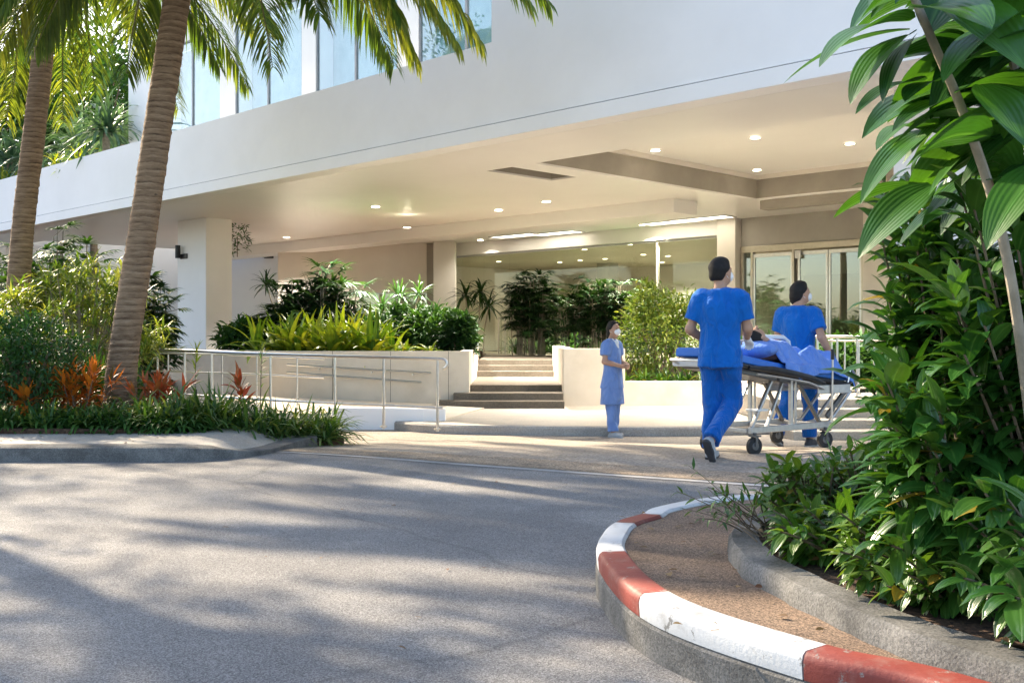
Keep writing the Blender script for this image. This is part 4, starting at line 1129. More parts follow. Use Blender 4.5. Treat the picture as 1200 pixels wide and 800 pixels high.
# ------------------------------------------------------------------ right hand shrub island
def bigleaf(fb, mb):
    # a stout leaning stem and a few canes carrying big pleated leaves
    S0, S1 = np.array(P(1215, 430, 3.0)), np.array(P(1068, -10, 2.9))
    o = np.array(bl_loc)
    pts = [np.array(P(*q)) - o for q in [(1235, 760, 3.15), (1215, 560, 3.1), (1192, 372, 3.0), (1168, 250, 2.98), (1132, 140, 2.95), (1098, 60, 2.9), (1064, -20, 2.9), (1040, -80, 2.9)]]
    mb.tube([tuple(p) for p in catmull(pts, 4)], list(np.linspace(.017, .010, 29)), 9)
    def lf(px0, py0, px1, py1, Y0, Y1, w, dr=.35, nb=1):
        a, b = np.array(P(px0, py0, Y0)) - o, np.array(P(px1, py1, Y1)) - o
        L = np.linalg.norm(b - a)
        d = (b - a) / L + np.array([0, 0, dr * .55])
        fb.leaves([a], [d], [L * 1.05], [w], [dr], nl=12, prof='ov', fold=.22, roll=.25, nw=6, rnd=np.array([RNG.random()]))
    for a in [(1066, 25, 962, 75, 2.95, 2.8, .16, .6), (1066, 35, 920, 92, 2.95, 3.05, .11, .5), (1068, 40, 1000, 122, 2.9, 2.75, .13, .6), (1070, 45, 1036, 118, 2.92, 2.7, .09, .5),
              (1082, 95, 1005, 128, 2.92, 2.7, .09, .35), (1100, 95, 1062, 116, 2.9, 2.75, .10, .3), (1080, 10, 1160, 30, 2.85, 2.6, .18, .4), (1110, 0, 1200, 80, 2.9, 2.7, .2, .4),
              (1090, -20, 1010, 20, 2.95, 2.9, .17, .5), (1075, -30, 1130, -10, 2.8, 2.6, .2, .3), (1200, 20, 1108, 92, 2.9, 2.7, .17, .45), (1210, 60, 1130, 70, 2.85, 2.8, .18, .35),
              (1220, 110, 1120, 100, 2.95, 2.9, .17, .5), (1215, 130, 1064, 190, 2.9, 3.0, .15, .5), (1200, 150, 1072, 135, 2.95, 3.1, .10, .4), (1220, 0, 1140, -10, 3.0, 2.8, .2, .4),
              (1160, 160, 1068, 188, 2.85, 2.75, .13, .7), (1190, 200, 1110, 140, 3.2, 3.1, .14, .5), (1230, 190, 1160, 290, 2.8, 2.7, .15, .5), (1240, 60, 1180, 160, 3.1, 3.0, .18, .5),
              (1250, -40, 1190, 50, 3.0, 2.9, .2, .5), (1130, -40, 1090, 40, 3.1, 3.05, .2, .6), (1160, -30, 1060, 20, 3.2, 3.2, .2, .5), (1150, 100, 1200, 170, 2.9, 2.75, .15, .4),
              (1225, 140, 1130, 215, 3.1, 3.05, .14, .5), (1140, 60, 1040, 70, 3.2, 3.25, .16, .45), (1240, 250, 1160, 200, 3.0, 2.9, .14, .45)]:
        lf(*a)
    for k in range(60):
        px, py = RNG.uniform(1090, 1300), RNG.uniform(-90, 230); a = RNG.uniform(2.2, 4.0)
        lf(px, py, px + 120 * math.cos(a), py - 60 * math.sin(a) + 40, RNG.uniform(3.1, 3.7), RNG.uniform(3.0, 3.6), RNG.uniform(.11, .17), .5)
    for q in [(1150, 1), (1260, 2), (1205, 3)]:
        b0 = np.array((1.7 + .15 * q[1], 3.3, .3)) - o; t0 = np.array(P(q[0], -60, 3.4)) - o
        mb.tube([tuple(b0), tuple((b0 + t0) / 2 + [.05, 0, .1]), tuple(t0)], [.022, .016, .012], 7)
bl_loc = (1.6, 3.15, .27)
plant('big_leaf_shrub', bl_loc, 'tall shrub with big pleated leaves and a leaning grey stem at the right edge', 'shrub', bigleaf, 'lf_big', smat='cane')

def mass(stems, n, L, W, tilt, prof='lance', r=.008, t0=.3, rb=0, a0=80, nl=5, fold=.25, droop=.6):
    def f(fb, mb):
        for (b, t) in stems:
            shoot(fb, mb, b, t, n, L, W, r, t0, a0, 30, droop, prof, nl, 2, fold, rbias=rb)
    return f

def rs_stems(n, x0, x1, y0, y1, h0, h1, lean=(0, 0), o=(0, 0, 0), spread=.15):
    out = []
    for k in range(n):
        b = np.array([RNG.uniform(x0, x1), RNG.uniform(y0, y1), 0]); h = RNG.uniform(h0, h1)
        out.append((b, b + np.array([RNG.normal(lean[0], spread) * h, RNG.normal(lean[1], spread) * h, h])))
    return out

# glossy mid height shrubs: each a clump of leafy stems
def px_stems(o, lst, base=None):
    out = []
    for (px, py, Y) in lst:
        t = np.array(P(px, py, Y)) - np.array(o); b = np.array([t[0] * .35 + .1, t[1] * .4, 0]) if base is None else np.array(base)
        out.append((b, t))
    return out
o1 = (1.62, 4.2, .27)
l1 = [(1035, 205, 3.9), (1068, 205, 4.0), (1030, 262, 3.8), (1050, 300, 3.8), (1040, 345, 3.7), (1035, 395, 3.7), (1022, 455, 3.8), (1060, 430, 3.5), (1092, 215, 3.9), (1085, 290, 3.6), (1100, 350, 3.5), (1110, 260, 4.0)]
l1 += [(RNG.uniform(1055, 1180), RNG.uniform(225, 470), RNG.uniform(3.6, 4.4)) for _ in range(84)]
plant('glossy_shrub', o1, 'tall glossy shrub with upright leafy shoots against the white pier', 'shrub', mass(px_stems(o1, l1), 19, .185, .066, 0, 'ell', t0=.35, a0=85), 'lf_glossy', group='glossy shrubs on the island')
o2 = (1.78, 3.55, .27)
l2 = [(RNG.uniform(1110, 1290), RNG.uniform(200, 520), RNG.uniform(3.1, 3.9)) for _ in range(105)]
plant('glossy_shrub', o2, 'dense dark glossy shrub at the right edge under the big pleated leaves', 'shrub', mass(px_stems(o2, l2), 19, .185, .066, 0, 'ell', t0=.25, a0=85), 'lf_glossy', group='glossy shrubs on the island')
o3 = (1.45, 3.65, .27)
l3 = [(RNG.uniform(1030, 1200), RNG.uniform(430, 640), RNG.uniform(3.1, 3.9)) for _ in range(108)]
plant('glossy_shrub', o3, 'lower glossy shrub with narrow arching leaves above the bed kerb', 'shrub', mass(px_stems(o3, l3), 17, .16, .056, 0, 'ell', t0=.25, a0=85), 'lf_glossy', group='glossy shrubs on the island')
o4 = (1.6, 3.0, .27)
l4 = [(RNG.uniform(1120, 1300), RNG.uniform(560, 730), RNG.uniform(2.75, 3.1)) for _ in range(26)] + [(1196, 640, 2.6), (1190, 700, 2.55), (1210, 590, 2.6)]
plant('glossy_shrub', o4, 'nearest low glossy shrub at the lower right corner by the bed kerb', 'shrub', mass(px_stems(o4, l4), 14, .15, .052, 0, 'ell', t0=.25, a0=85), 'lf_glossy', group='glossy shrubs on the island')
# low brighter shrubs along the bed edge
lows = [((1.22, 4.75), 34, (895, 985), (540, 600), (4.4, 5.1), 'low sunlit shrub at the tip of the bed, reaching over its kerb corner'),
        ((1.5, 4.9), 36, (950, 1060), (525, 590), (4.5, 5.3), 'low bright shrub with yellow leaves behind the bed corner'),
        ((1.2, 4.05), 34, (905, 1000), (590, 655), (3.8, 4.3), 'low green shrub over the bed kerb below the sunlit one'),
        ((1.35, 3.65), 36, (985, 1090), (600, 680), (3.4, 3.9), 'low green shrub in the middle of the bed edge'),
        ((1.3, 3.35), 26, (1030, 1150), (650, 705), (3.15, 3.5), 'lowest leafy shrub hugging the kerb in the middle of the bed')]
for (b, n, xr, yr, Yr, lab) in lows:
    oo = (b[0], b[1], .26)
    ls = [(RNG.uniform(*xr), RNG.uniform(*yr), RNG.uniform(*Yr)) for _ in range(int(n * 1.5))]
    plant('low_shrub', oo, lab, 'shrub', mass(px_stems(oo, ls), 13, .105, .040, 0, 'ell', t0=.2, rb=.05, nl=4, fold=.25, droop=.55), 'lf_low', group='low shrubs along the bed kerb')
# thin sprawling twigs at the bed's tip
def sprawl(fb, mb):
    for k in range(16):
        a = RNG.uniform(2.2, 4.6); L = RNG.uniform(.15, .38)
        shoot(fb, mb, (RNG.uniform(-.05, .15), RNG.uniform(-.2, .2), 0), (L * math.cos(a), L * math.sin(a), RNG.uniform(.08, .3)), 8, .06, .016, .003, .3, 70, 30, .4, 'lance', 3)
plant('sprawling_weed', (1.02, 4.4, .27), 'thin reddish twiggy weed straggling over the kerb tip', 'weed', sprawl, 'lf_low', smat='woody')

# ------------------------------------------------------------------ trees to the left that throw the dappled shade
def shade(r, n, per, L):
    def f(fb, mb):
        cloud(fb, (0, 0, r[3]), r[:3], n, per, L, L * .42, .4, 'ell', .22, -.9, .1, 2)
        mb.tube([(0, 0, 0), (.1, 0, r[3] * .5), (0, .1, r[3])], [.16, .13, .08], 10)
        for k in range(9):
            s = sph(1, -.2, .9)[0]; mb.tube([(.05, .05, r[3] * .7), tuple(np.array([0, 0, r[3]]) + s * np.array(r[:3]) * .8)], [.06, .02], 6)
    return f
for (x, y, r, n, lab) in SHADE:
    o = empty('shade_tree', (x, y, -.1), label=lab, cat='tree', group='trees beyond the left edge')
    fb, mb = FB(), MB(); shade(r, n, 14, .17)(fb, mb); fb.build('lf_tree', o, 'crown'); mb.build('trunk', M['woody'], o, smooth=True)

for (x, y, h, r, n, lab) in [(-18.5, 34, 8.0, 3.2, 230, 'broad green tree far behind the slim palm, against the sky'), (-14.2, 36, 8.4, 2.8, 220, 'second far tree, behind the terrace plants beside the upper windows'),
                          (-22.5, 37, 9.5, 3.2, 200, 'tall far tree at the left frame edge'), (-16.0, 41, 11.0, 3.2, 200, 'tallest far tree, its top between the two palm trunks')]:
    o = empty('background_tree', (x, y, -.3), label=lab, cat='tree', group='trees far behind the terrace')
    fb, mb = FB(), MB(); shade((r, r, r * .9, h), int(n * 1.4), 13, .42)(fb, mb); fb.build('lf_mid', o, 'crown'); mb.build('trunk', M['woody'], o, smooth=True)

fb = FB()
n = 394
x = np.concatenate([RNG.uniform(.95, 3.0, 260), RNG.uniform(.5, 1.0, 30), RNG.uniform(-7, -2.4, 90), RNG.uniform(-2, .35, 14)])
y = np.concatenate([RNG.uniform(2.4, 5.4, 260), RNG.uniform(3.2, 5.4, 30), RNG.uniform(9.25, 10.5, 90) , RNG.uniform(3.0, 8.2, 14)])
z = np.concatenate([np.full(260, .272), np.full(30, .196), np.where(y[290:380] > 9.42, .137, .006), np.full(14, .008)])
a_ = RNG.uniform(0, 6.28, n)
keep = np.ones(n, bool); keep[:260] = np.array([x[i] > np.interp(y[i], bk[:, 1][:40], bk[:, 0][:40]) + .17 for i in range(260)]); keep[290:380] &= ~((y[290:380] > 9.22) & (y[290:380] < 9.44)) & (x[290:380] < -3.2)
d_ = np.stack([np.cos(a_), np.sin(a_), RNG.uniform(.0, .25, n)], 1)
fb.leaves(np.stack([x, y, z], 1)[keep], d_[keep], np.where(np.arange(n) < 260, RNG.uniform(.03, .075, n), RNG.uniform(.02, .05, n))[keep], RNG.uniform(.012, .028, n)[keep], .15, nl=3, prof='ell', roll=.3)
o = np_mesh('fallen_leaves', np.concatenate(fb.V), np.concatenate(fb.F), M['lf_dry'], None, np.concatenate(fb.U), np.concatenate(fb.A)); tag(o, kind='stuff')
# ------------------------------------------------------------------ bodies: smooth-blended volumes meshed into one continuous surface
class SDF:
    def __init__(self, lo, hi, h):
        self.h = h; self.lo = np.array(lo, float); self.n = np.ceil((np.array(hi) - self.lo) / h).astype(int) + 1
        self.D = np.full(self.n, .2, np.float32)
        self.ax = [self.lo[i] + np.arange(self.n[i]) * h for i in range(3)]

    def _box(self, lo, hi, m):
        a = np.clip(np.floor((np.array(lo) - m - self.lo) / self.h).astype(int), 0, self.n)
        b = np.clip(np.ceil((np.array(hi) + m - self.lo) / self.h).astype(int) + 1, 0, self.n)
        sl = tuple(slice(i, j) for i, j in zip(a, b))
        return sl, np.meshgrid(*[self.ax[i][sl[i]] for i in range(3)], indexing='ij')

    def _join(self, sl, d, k):
        D = self.D[sl]; d = d.astype(np.float32)
        if k > 0:
            hh = np.maximum(k - np.abs(D - d), 0) / k
            self.D[sl] = np.minimum(D, d) - hh * hh * k * .25
        else: self.D[sl] = np.minimum(D, d)

    def cone(self, a, b, ra, rb, k=.02):
        a, b = np.array(a, float), np.array(b, float); m = max(ra, rb) + k + 3 * self.h
        sl, (X, Y, Z) = self._box(np.minimum(a, b), np.maximum(a, b), m)
        ab = b - a; L2 = max(ab @ ab, 1e-9)
        t = np.clip(((X - a[0]) * ab[0] + (Y - a[1]) * ab[1] + (Z - a[2]) * ab[2]) / L2, 0, 1)
        d = np.sqrt((X - a[0] - t * ab[0]) ** 2 + (Y - a[1] - t * ab[1]) ** 2 + (Z - a[2] - t * ab[2]) ** 2) - (ra + (rb - ra) * t)
        self._join(sl, d, k); return self

    def chain(self, pts, rs, k=.02):
        for i in range(len(pts) - 1): self.cone(pts[i], pts[i + 1], rs[i], rs[i + 1], k)
        return self

    def ell(self, c, r, k=.02, M=None):
        c = np.array(c, float); r = np.array(r, float); m = r.max() + k + 3 * self.h
        sl, (X, Y, Z) = self._box(c, c, m)
        x, y, z = X - c[0], Y - c[1], Z - c[2]
        if M is not None:
            x, y, z = (M[0, 0] * x + M[1, 0] * y + M[2, 0] * z, M[0, 1] * x + M[1, 1] * y + M[2, 1] * z, M[0, 2] * x + M[1, 2] * y + M[2, 2] * z)
        k0 = np.sqrt((x / r[0]) ** 2 + (y / r[1]) ** 2 + (z / r[2]) ** 2)
        k1 = np.sqrt((x / r[0] ** 2) ** 2 + (y / r[1] ** 2) ** 2 + (z / r[2] ** 2) ** 2) + 1e-9
        self._join(sl, k0 * (k0 - 1) / k1, k); return self

    def tubes(self, a, b, ra, rb, side=(1, 0, 0), k=.02):
        """elliptical flat-ended section from a to b; ra, rb = (width, depth) radii"""
        a, b = np.array(a, float), np.array(b, float); m = max(ra + rb) + k + 3 * self.h
        sl, (X, Y, Z) = self._box(np.minimum(a, b), np.maximum(a, b), m)
        w = b - a; L = np.linalg.norm(w); w /= L
        s = np.array(side, float); s = s - w * (s @ w); s /= np.linalg.norm(s); u = np.cross(w, s)
        x = (X - a[0]) * s[0] + (Y - a[1]) * s[1] + (Z - a[2]) * s[2]
        y = (X - a[0]) * u[0] + (Y - a[1]) * u[1] + (Z - a[2]) * u[2]
        z = (X - a[0]) * w[0] + (Y - a[1]) * w[1] + (Z - a[2]) * w[2]
        t = np.clip(z / L, 0, 1); rx = ra[0] + (rb[0] - ra[0]) * t; ry = ra[1] + (rb[1] - ra[1]) * t
        q = (np.sqrt((x / rx) ** 2 + (y / ry) ** 2) - 1) * np.minimum(rx, ry); e = np.maximum(-z, z - L)
        d = np.sqrt(np.maximum(q, 0) ** 2 + np.maximum(e, 0) ** 2) + np.minimum(np.maximum(q, e), 0)
        self._join(sl, d, k); return self

    def loft(self, rows, k=.02):
        """vertical stack of elliptical sections (z, rx, ry, yc), smoothly interpolated"""
        rows = np.array(rows, float); z0, z1 = rows[0, 0], rows[-1, 0]; mx = rows[:, 1:3].max()
        sl, (X, Y, Z) = self._box((-mx, -mx, z0), (mx, mx, z1), k + 3 * self.h)
        zz = np.linspace(z0, z1, 80); f = []
        for c in (1, 2, 3):
            v = np.interp(zz, rows[:, 0], rows[:, c]); v = np.convolve(np.pad(v, 5, mode='edge'), np.ones(11) / 11, 'valid'); f.append(np.interp(Z, zz, v))
        q = (np.sqrt((X / f[0]) ** 2 + ((Y - f[2]) / f[1]) ** 2) - 1) * np.minimum(f[0], f[1]); e = np.maximum(z0 - Z, Z - z1)
        self._join(sl, np.sqrt(np.maximum(q, 0) ** 2 + np.maximum(e, 0) ** 2) + np.minimum(np.maximum(q, e), 0), k); return self

    def cut(self, p, n):
        """remove the half space on the side n points to"""
        X, Y, Z = np.meshgrid(*self.ax, indexing='ij'); n = np.array(n, float) / np.linalg.norm(n)
        self.D = np.maximum(self.D, ((X - p[0]) * n[0] + (Y - p[1]) * n[1] + (Z - p[2]) * n[2]).astype(np.float32)); return self

    def folds(self, amp, seed=0, fz=16):
        X, Y, Z = np.meshgrid(*self.ax, indexing='ij')
        q = .7 * np.sin(fz * Z + 14 * X + 3 * np.sin(9 * Y + seed) + seed + 2 * np.sin(7 * X + seed)) + .9 * np.sin(fz * .8 * Z - 27 * X + 11 * Y + 2 * np.sin(9 * Z + seed) + 2 * seed) + .6 * np.sin(26 * X + 9 * Z + 18 * Y + seed * 3 + 2 * np.sin(11 * Z))
        self.D = self.D + (amp * q).astype(np.float32); return self

    def mesh(self):
        D = self.D; ins = D < 0
        nx, ny, nz = D.shape
        cnt = np.zeros((nx - 1, ny - 1, nz - 1), np.int8)
        cs = [(i, j, k) for i in (0, 1) for j in (0, 1) for k in (0, 1)]
        for i, j, k in cs: cnt += ins[i:nx - 1 + i, j:ny - 1 + j, k:nz - 1 + k]
        act = np.argwhere((cnt > 0) & (cnt < 8))
        idx = np.full(cnt.shape, -1, np.int32); idx[act[:, 0], act[:, 1], act[:, 2]] = np.arange(len(act))
        val = {c: D[act[:, 0] + c[0], act[:, 1] + c[1], act[:, 2] + c[2]] for c in cs}
        s = np.zeros((len(act), 3)); w = np.zeros(len(act))
        for a in cs:
            for ax in range(3):
                if a[ax]: continue
                b = list(a); b[ax] = 1; va, vb = val[a], val[tuple(b)]
                m = (va < 0) != (vb < 0)
                t = np.where(m, va / np.where(m, va - vb, 1), 0)
                p = np.array(a, float)[None] + t[:, None] * np.eye(3)[ax][None]
                s[m] += p[m]; w[m] += 1
        V = self.lo + (act + s / w[:, None]) * self.h
        Fq = []
        for ax in range(3):
            o1, o2 = [(1, 2), (2, 0), (0, 1)][ax]
            sl0 = [slice(1, -1)] * 3; sl0[ax] = slice(0, -1); sl1 = list(sl0); sl1[ax] = slice(1, None)
            A, B = ins[tuple(sl0)], ins[tuple(sl1)]
            e = np.argwhere(A != B); off = np.array([1, 1, 1]); off[ax] = 0; e0 = e + off
            fl = A[e[:, 0], e[:, 1], e[:, 2]]
            def g(d1, d2):
                q = e0.copy(); q[:, o1] -= d1; q[:, o2] -= d2
                return idx[q[:, 0], q[:, 1], q[:, 2]]
            q = np.stack([g(1, 1), g(0, 1), g(0, 0), g(1, 0)], 1)
            q[~fl] = q[~fl][:, ::-1]; Fq.append(q)
        Fq = np.concatenate(Fq); return V, Fq[(Fq >= 0).all(1)]

    def obj(self, name, mat, parent=None, sc=1.0):
        V, Fq = self.mesh()
        return np_mesh(name, V * sc, Fq, M[mat], parent)


def rotz(a): c, s = math.cos(a), math.sin(a); return np.array([[c, -s, 0], [s, c, 0], [0, 0, 1.0]])


def hand(S, w, d, n, side, curl=.9, r=.0092, k=.008, sc=1.0):
    """palm plus four unequal bent fingers and a thumb leaving the side of the palm; n = palm normal, side = thumb direction"""
    w, d, n, t = [np.array(q, float) for q in (w, d, n, side)]
    d /= np.linalg.norm(d); n = n - d * (n @ d); n /= np.linalg.norm(n); t = t - d * (t @ d) - n * (t @ n); t /= np.linalg.norm(t)
    for o in (-.026, 0, .026): S.cone(w + t * o * .6, w + d * .085 + t * o, .016, .015, .02)
    for i, (o, L) in enumerate([(.031, .072), (.0105, .08), (-.010, .075), (-.030, .058)]):
        p = w + d * .088 + t * o; a = .25 * curl
        for seg, f in enumerate((.45, .32, .23)):
            dd = d * math.cos(a) + n * math.sin(a); q = p + dd * L * f * sc
            S.cone(p, q, r * (1 - .08 * seg), r * (.92 - .08 * seg), k); p = q; a += curl * .75
    p = w + d * .025 + t * .03
    q = p + (d * .55 + t * .75 + n * .25) * .042; S.cone(p, q, .013, .011, .012)
    q2 = q + (d * .85 + n * .5 - t * .05) * .034; S.cone(q, q2, .011, .009, k)


def person(loc, rz, height, J, st, label, group=None):
    sc = height / 1.75; V3 = np.array
    hc = V3(J['head']); HR = rotz(J.get('turn', 0)); hp = lambda x, y, z: hc + HR @ V3([x, y, z])
    S = SDF((-.62, -.62, -.02), (.62, .75, 1.80), .009)
    # head and neck
    S.ell(hc, (.074, .093, .110), .01, HR); S.ell(hp(0, .028, -.062), (.056, .062, .060), .03, HR)
    S.cone(hp(0, .088, .005), hp(0, .106, -.024), .008, .014, .012)
    S.ell(hp(0, .078, -.066), (.024, .014, .010), .01, HR)
    for s in (1, -1):
        S.ell(hp(s * .076, -.004, -.012), (.010, .018, .030), .008, HR)
        S.cone(hp(s * .018, .083, .024), hp(s * .048, .073, .026), .008, .007, .012)
    S.cone(V3(J['neck']), hc + V3([0, -.012, -.06]), .055, .050, .03)
    # slim torso and legs, hidden by the clothes except at cuffs
    S.tubes((0, 0, .88), (0, 0, 1.12), (.135, .09), (.12, .085), k=.05); S.tubes((0, 0, 1.10), V3(J['neck']) - [0, 0, .05], (.125, .085), (.10, .07), k=.05)
    for s, nm in ((1, 'r'), (-1, 'l')):
        S.chain([J['hip' + nm], J['knee' + nm], J['ank' + nm]], [.07, .05, .038], .03)
        S.chain([J['sh' + nm], J['el' + nm], J['wr' + nm]], [.046, .038, .026], .03)
        S.cone(J['el' + nm], V3(J['el' + nm]) * .6 + V3(J['wr' + nm]) * .4, .036, .037, .02)
        if not st.get('gloves'): hand(S, J['wr' + nm], J['hd' + nm], J['hn' + nm], J['ht' + nm], st.get('curl', 1.0))
    body = S.obj('person', 'skin', None, sc)
    body.location = loc; body.rotation_euler = (0, 0, rz); tag(body, label, 'person', group)
    if st.get('gloves'):
        for nm in 'lr':
            w = V3(J['wr' + nm]); d = V3(J['hd' + nm]); d = d / np.linalg.norm(d)
            G = SDF(w - .2, w + .2, .006); hand(G, w, d, J['hn' + nm], J['ht' + nm], st.get('curl', 1.0), .0105)
            G.tubes(w - d * .045, w + d * .02, (.034, .034), (.031, .031), (0.1, .9, .3), k=.012)
            G.obj('glove', st['gloves'], body, sc)
    # eyes and brows
    E = SDF(hc - .15, hc + .15, .004)
    for s in (1, -1): E.ell(hp(s * .031, .083, .006), (.011, .007, .0055), .0, HR); E.cone(hp(s * .018, .090, .026), hp(s * .046, .079, .028), .0045, .003, .0)
    E.obj('eyes', 'eye', body, sc)
    # hair
    Hh = SDF(hc - [.2, .2, .25], hc + [.2, .2, .2], .006)
    Hh.ell(hp(0, -.012, .020), (.090, .107, .114), .01, HR)
    if st['hair'] == 'short':
        Hh.ell(hp(0, -.05, -.03), (.070, .060, .075), .02, HR)
        Hh.cut(hp(0, .035, .05), HR @ V3([0, .75, -.42])); Hh.cut(hp(0, -.06, -.078), (0, 0, -1))
    elif st['hair'] == 'tied':
        Hh.ell(hp(0, -.055, -.045), (.072, .065, .085), .03, HR); Hh.cut(hp(0, .04, .06), HR @ V3([0, .7, -.32]))
        Hh.ell(hp(0, -.088, -.10), (.040, .036, .055), .03, HR)
    elif st['hair'] == 'bob':
        Hh.ell(hp(0, -.045, -.03), (.078, .07, .088), .03, HR); Hh.cut(hp(0, .035, .05), HR @ V3([0, .75, -.42])); Hh.ell(hp(0, -.075, -.075), (.05, .035, .045), .03, HR)
    Hh.folds(.0022, 2, 75); Hh.obj('hair', 'hair', body, sc)
    if st.get('mask'):
        Q = SDF(hc - .2, hc + .2, .005)
        Q.ell(hp(0, .070, -.042), (.058, .052, .048), .01, HR); Q.ell(hp(0, .095, -.02), (.024, .024, .025), .02, HR)
        Q.cut(hp(0, .045, 0), HR @ V3([0, -1, 0]))
        for s in (1, -1):
            Q.cone(hp(s * .056, .052, -.022), hp(s * .081, -.01, .012), .0035, .0035, 0); Q.cone(hp(s * .055, .05, -.065), hp(s * .081, -.012, -.035), .0035, .0035, 0)
        Q.obj('face_mask', 'white', body, sc)
    # shirt
    T = SDF((-.45, -.35, .60), (.45, .45, 1.56), .009)
    hem = st['hem']; ww = st.get('w', 1.0)
    fl = st.get('flare', 0); T.loft([(hem, .198 * ww + fl, .138 + fl, -.005), (.95, .186 * ww + fl * .4, .130, 0), (1.08, .176 * ww, .120, 0), (1.26, .188 * ww, .124, -.01), (1.36, .182 * ww, .115, -.014), (1.43, .120 * ww, .080, -.015)], .04)
    T.cone(V3(J['shl']) - [-.05, 0, -.012], V3(J['shr']) - [.05, 0, -.012], .058, .058, .05)
    T.ell(V3(J['neck']) + [0, -.01, -.02], (.085, .075, .03), .04)
    for nm in 'lr':
        a, b = V3(J['sh' + nm]), V3(J['el' + nm]); e = a + (b - a) * st.get('slv', .66)
        T.cone(a, a + (b - a) * .3, .068, .070, .05); T.tubes(a, e, (.068, .070), (.074, .078), (.3, 1, .1), k=.035)
    T.folds(.0030, st.get('seed', 1), 7); T.cut((0, 0, hem + .002), (0, 0, -1))
    sh = T.obj('shirt', st['top'], body, sc)
    N_ = V3(J['neck']); C = SDF(N_ - .14, N_ + .14, .005)
    ring = [N_ + V3([.066 * math.cos(q), .064 * math.sin(q) - .006, -.012 - .022 * max(0, math.sin(q))]) for q in np.linspace(0, 2 * math.pi, 17)]
    C.chain(ring, [.0085] * 17, .0); C.obj('collar', st['bottom'], sh, sc)
    if st.get('vneck'):
        U = SDF((-.12, -.05, 1.25), (.12, .25, 1.5), .005); n_ = V3(J['neck'])
        U.chain([n_ + [-.05, .045, .0], n_ + [0, .112, -.12], n_ + [.05, .045, .0]], [.012, .010, .012], .004); U.ell(n_ + [0, .085, -.055], (.032, .03, .05), .01)
        U.obj('undershirt', 'white', body, sc)
    if st.get('skirt'):
        K = SDF((-.4, -.35, .35), (.4, .4, 1.0), .009)
        K.loft([(st['skirt'], .222, .165, 0), (.75, .205, .15, 0), (.95, .178, .126, 0)]).folds(.004, 4, 5).cut((0, 0, st['skirt'] + .002), (0, 0, -1))
        K.obj('tunic_skirt', st['top'], body, sc)
    # trousers
    Q = SDF((-.45, -.60, .0), (.45, .55, 1.05), .009)
    Q.loft([(.80, .172, .125, 0), (.9, .172, .125, 0), (1.0, .155, .115, 0)], .04)
    for nm in 'lr':
        h_, k_, a_ = V3(J['hip' + nm]), V3(J['knee' + nm]), V3(J['ank' + nm])
        Q.cone(h_, k_, .100, .080, .03); e = k_ + (a_ - k_) * .96
        Q.tubes(k_, e, (.078, .080), (.074, .082), (1, 0, 0), k=.02); Q.cone(k_, k_ + (a_ - k_) * .3, .080, .077, .015)
    Q.folds(.0046, st.get('seed', 1) + 3, 19); tr = Q.obj('trousers', st['bottom'], body, sc)
    for nm in 'lr':
        a = V3(J['ank' + nm]); f = V3(J['ft' + nm]); f = f / np.linalg.norm(f); up = V3([0, 0, 1.0]) - f * f[2]; up /= np.linalg.norm(up)
        B = SDF(a - .28, a + .28, .006); lo = a - up * .05
        B.chain([lo - f * .045, lo + f * .05, lo + f * .145], [.036, .036, .030], .03); B.cone(a - f * .01 - up * .015, lo + f * .07, .040, .033, .03)
        B.cut(lo - up * .026, -up); o = B.obj('shoe', st['shoe'], body, sc)
        B = SDF(a - .28, a + .28, .006); B.chain([lo - f * .05 - up * .01, lo + f * .05 - up * .01, lo + f * .15 - up * .01], [.040, .040, .034], .02)
        B.cut(lo - up * .038, -up); B.cut(lo - up * .014, up); B.obj('sole', st['sole'], o, sc)
    return body


base = dict(head=(0, .02, 1.625), neck=(0, -.01, 1.475), shr=(.175, -.01, 1.405), shl=(-.175, -.01, 1.405), hipr=(.088, 0, .90), hipl=(-.088, 0, .90))
J1 = dict(base, turn=-.55, elr=(.225, .05, 1.135), wrr=(.155, .285, 1.045), hdr=(-.05, .85, -.35), hnr=(-.1, -.35, -.9), htr=(-1, 0, 0),
          ell=(-.265, -.02, 1.13), wrl=(-.20, .20, 1.02), hdl=(.1, .9, -.35), hnl=(0, -.3, -.9), htl=(1, 0, 0),
          kneer=(.085, .10, .495), ankr=(-.01, -.25, .185), ftr=(.05, .62, -.78), kneel=(-.088, .05, .49), ankl=(-.09, .02, .088), ftl=(0, 1, 0))
person((1.84, 9.42, .0), R(-28), 1.79, J1, dict(hair='short', mask=True, gloves='glove', top='scrub', bottom='scrub_dark', hem=.80, shoe='shoegrey', sole='shoedark', seed=1, slv=.72),
       'nearest person in royal blue scrubs, back turned, pushing the stretcher head end')
J2 = dict(base, head=(.01, .045, 1.615), turn=-.75, elr=(.285, -.09, 1.15), wrr=(.37, -.02, .945), hdr=(.12, .25, -.9), hnr=(-.8, .1, -.3), htr=(.2, .9, 0),
          ell=(-.25, .05, 1.14), wrl=(-.2, .28, 1.03), hdl=(.1, .9, -.35), hnl=(0, -.3, -.9), htl=(1, 0, 0),
          kneer=(.11, .05, .49), ankr=(.12, .02, .088), ftr=(.1, 1, 0), kneel=(-.11, .03, .50), ankl=(-.16, -.20, .13), ftl=(0, .9, -.3))
person((3.08, 11.48, float(gz(11.48))), R(-36), 1.79, J2, dict(hair='bob', mask=True, gloves='blueglove', top='scrub', bottom='scrub_dark', hem=.80, shoe='shoedark', sole='shoegrey', seed=5, slv=.7, curl=1.5),
       'person in royal blue scrubs beyond the stretcher, reaching to its post')
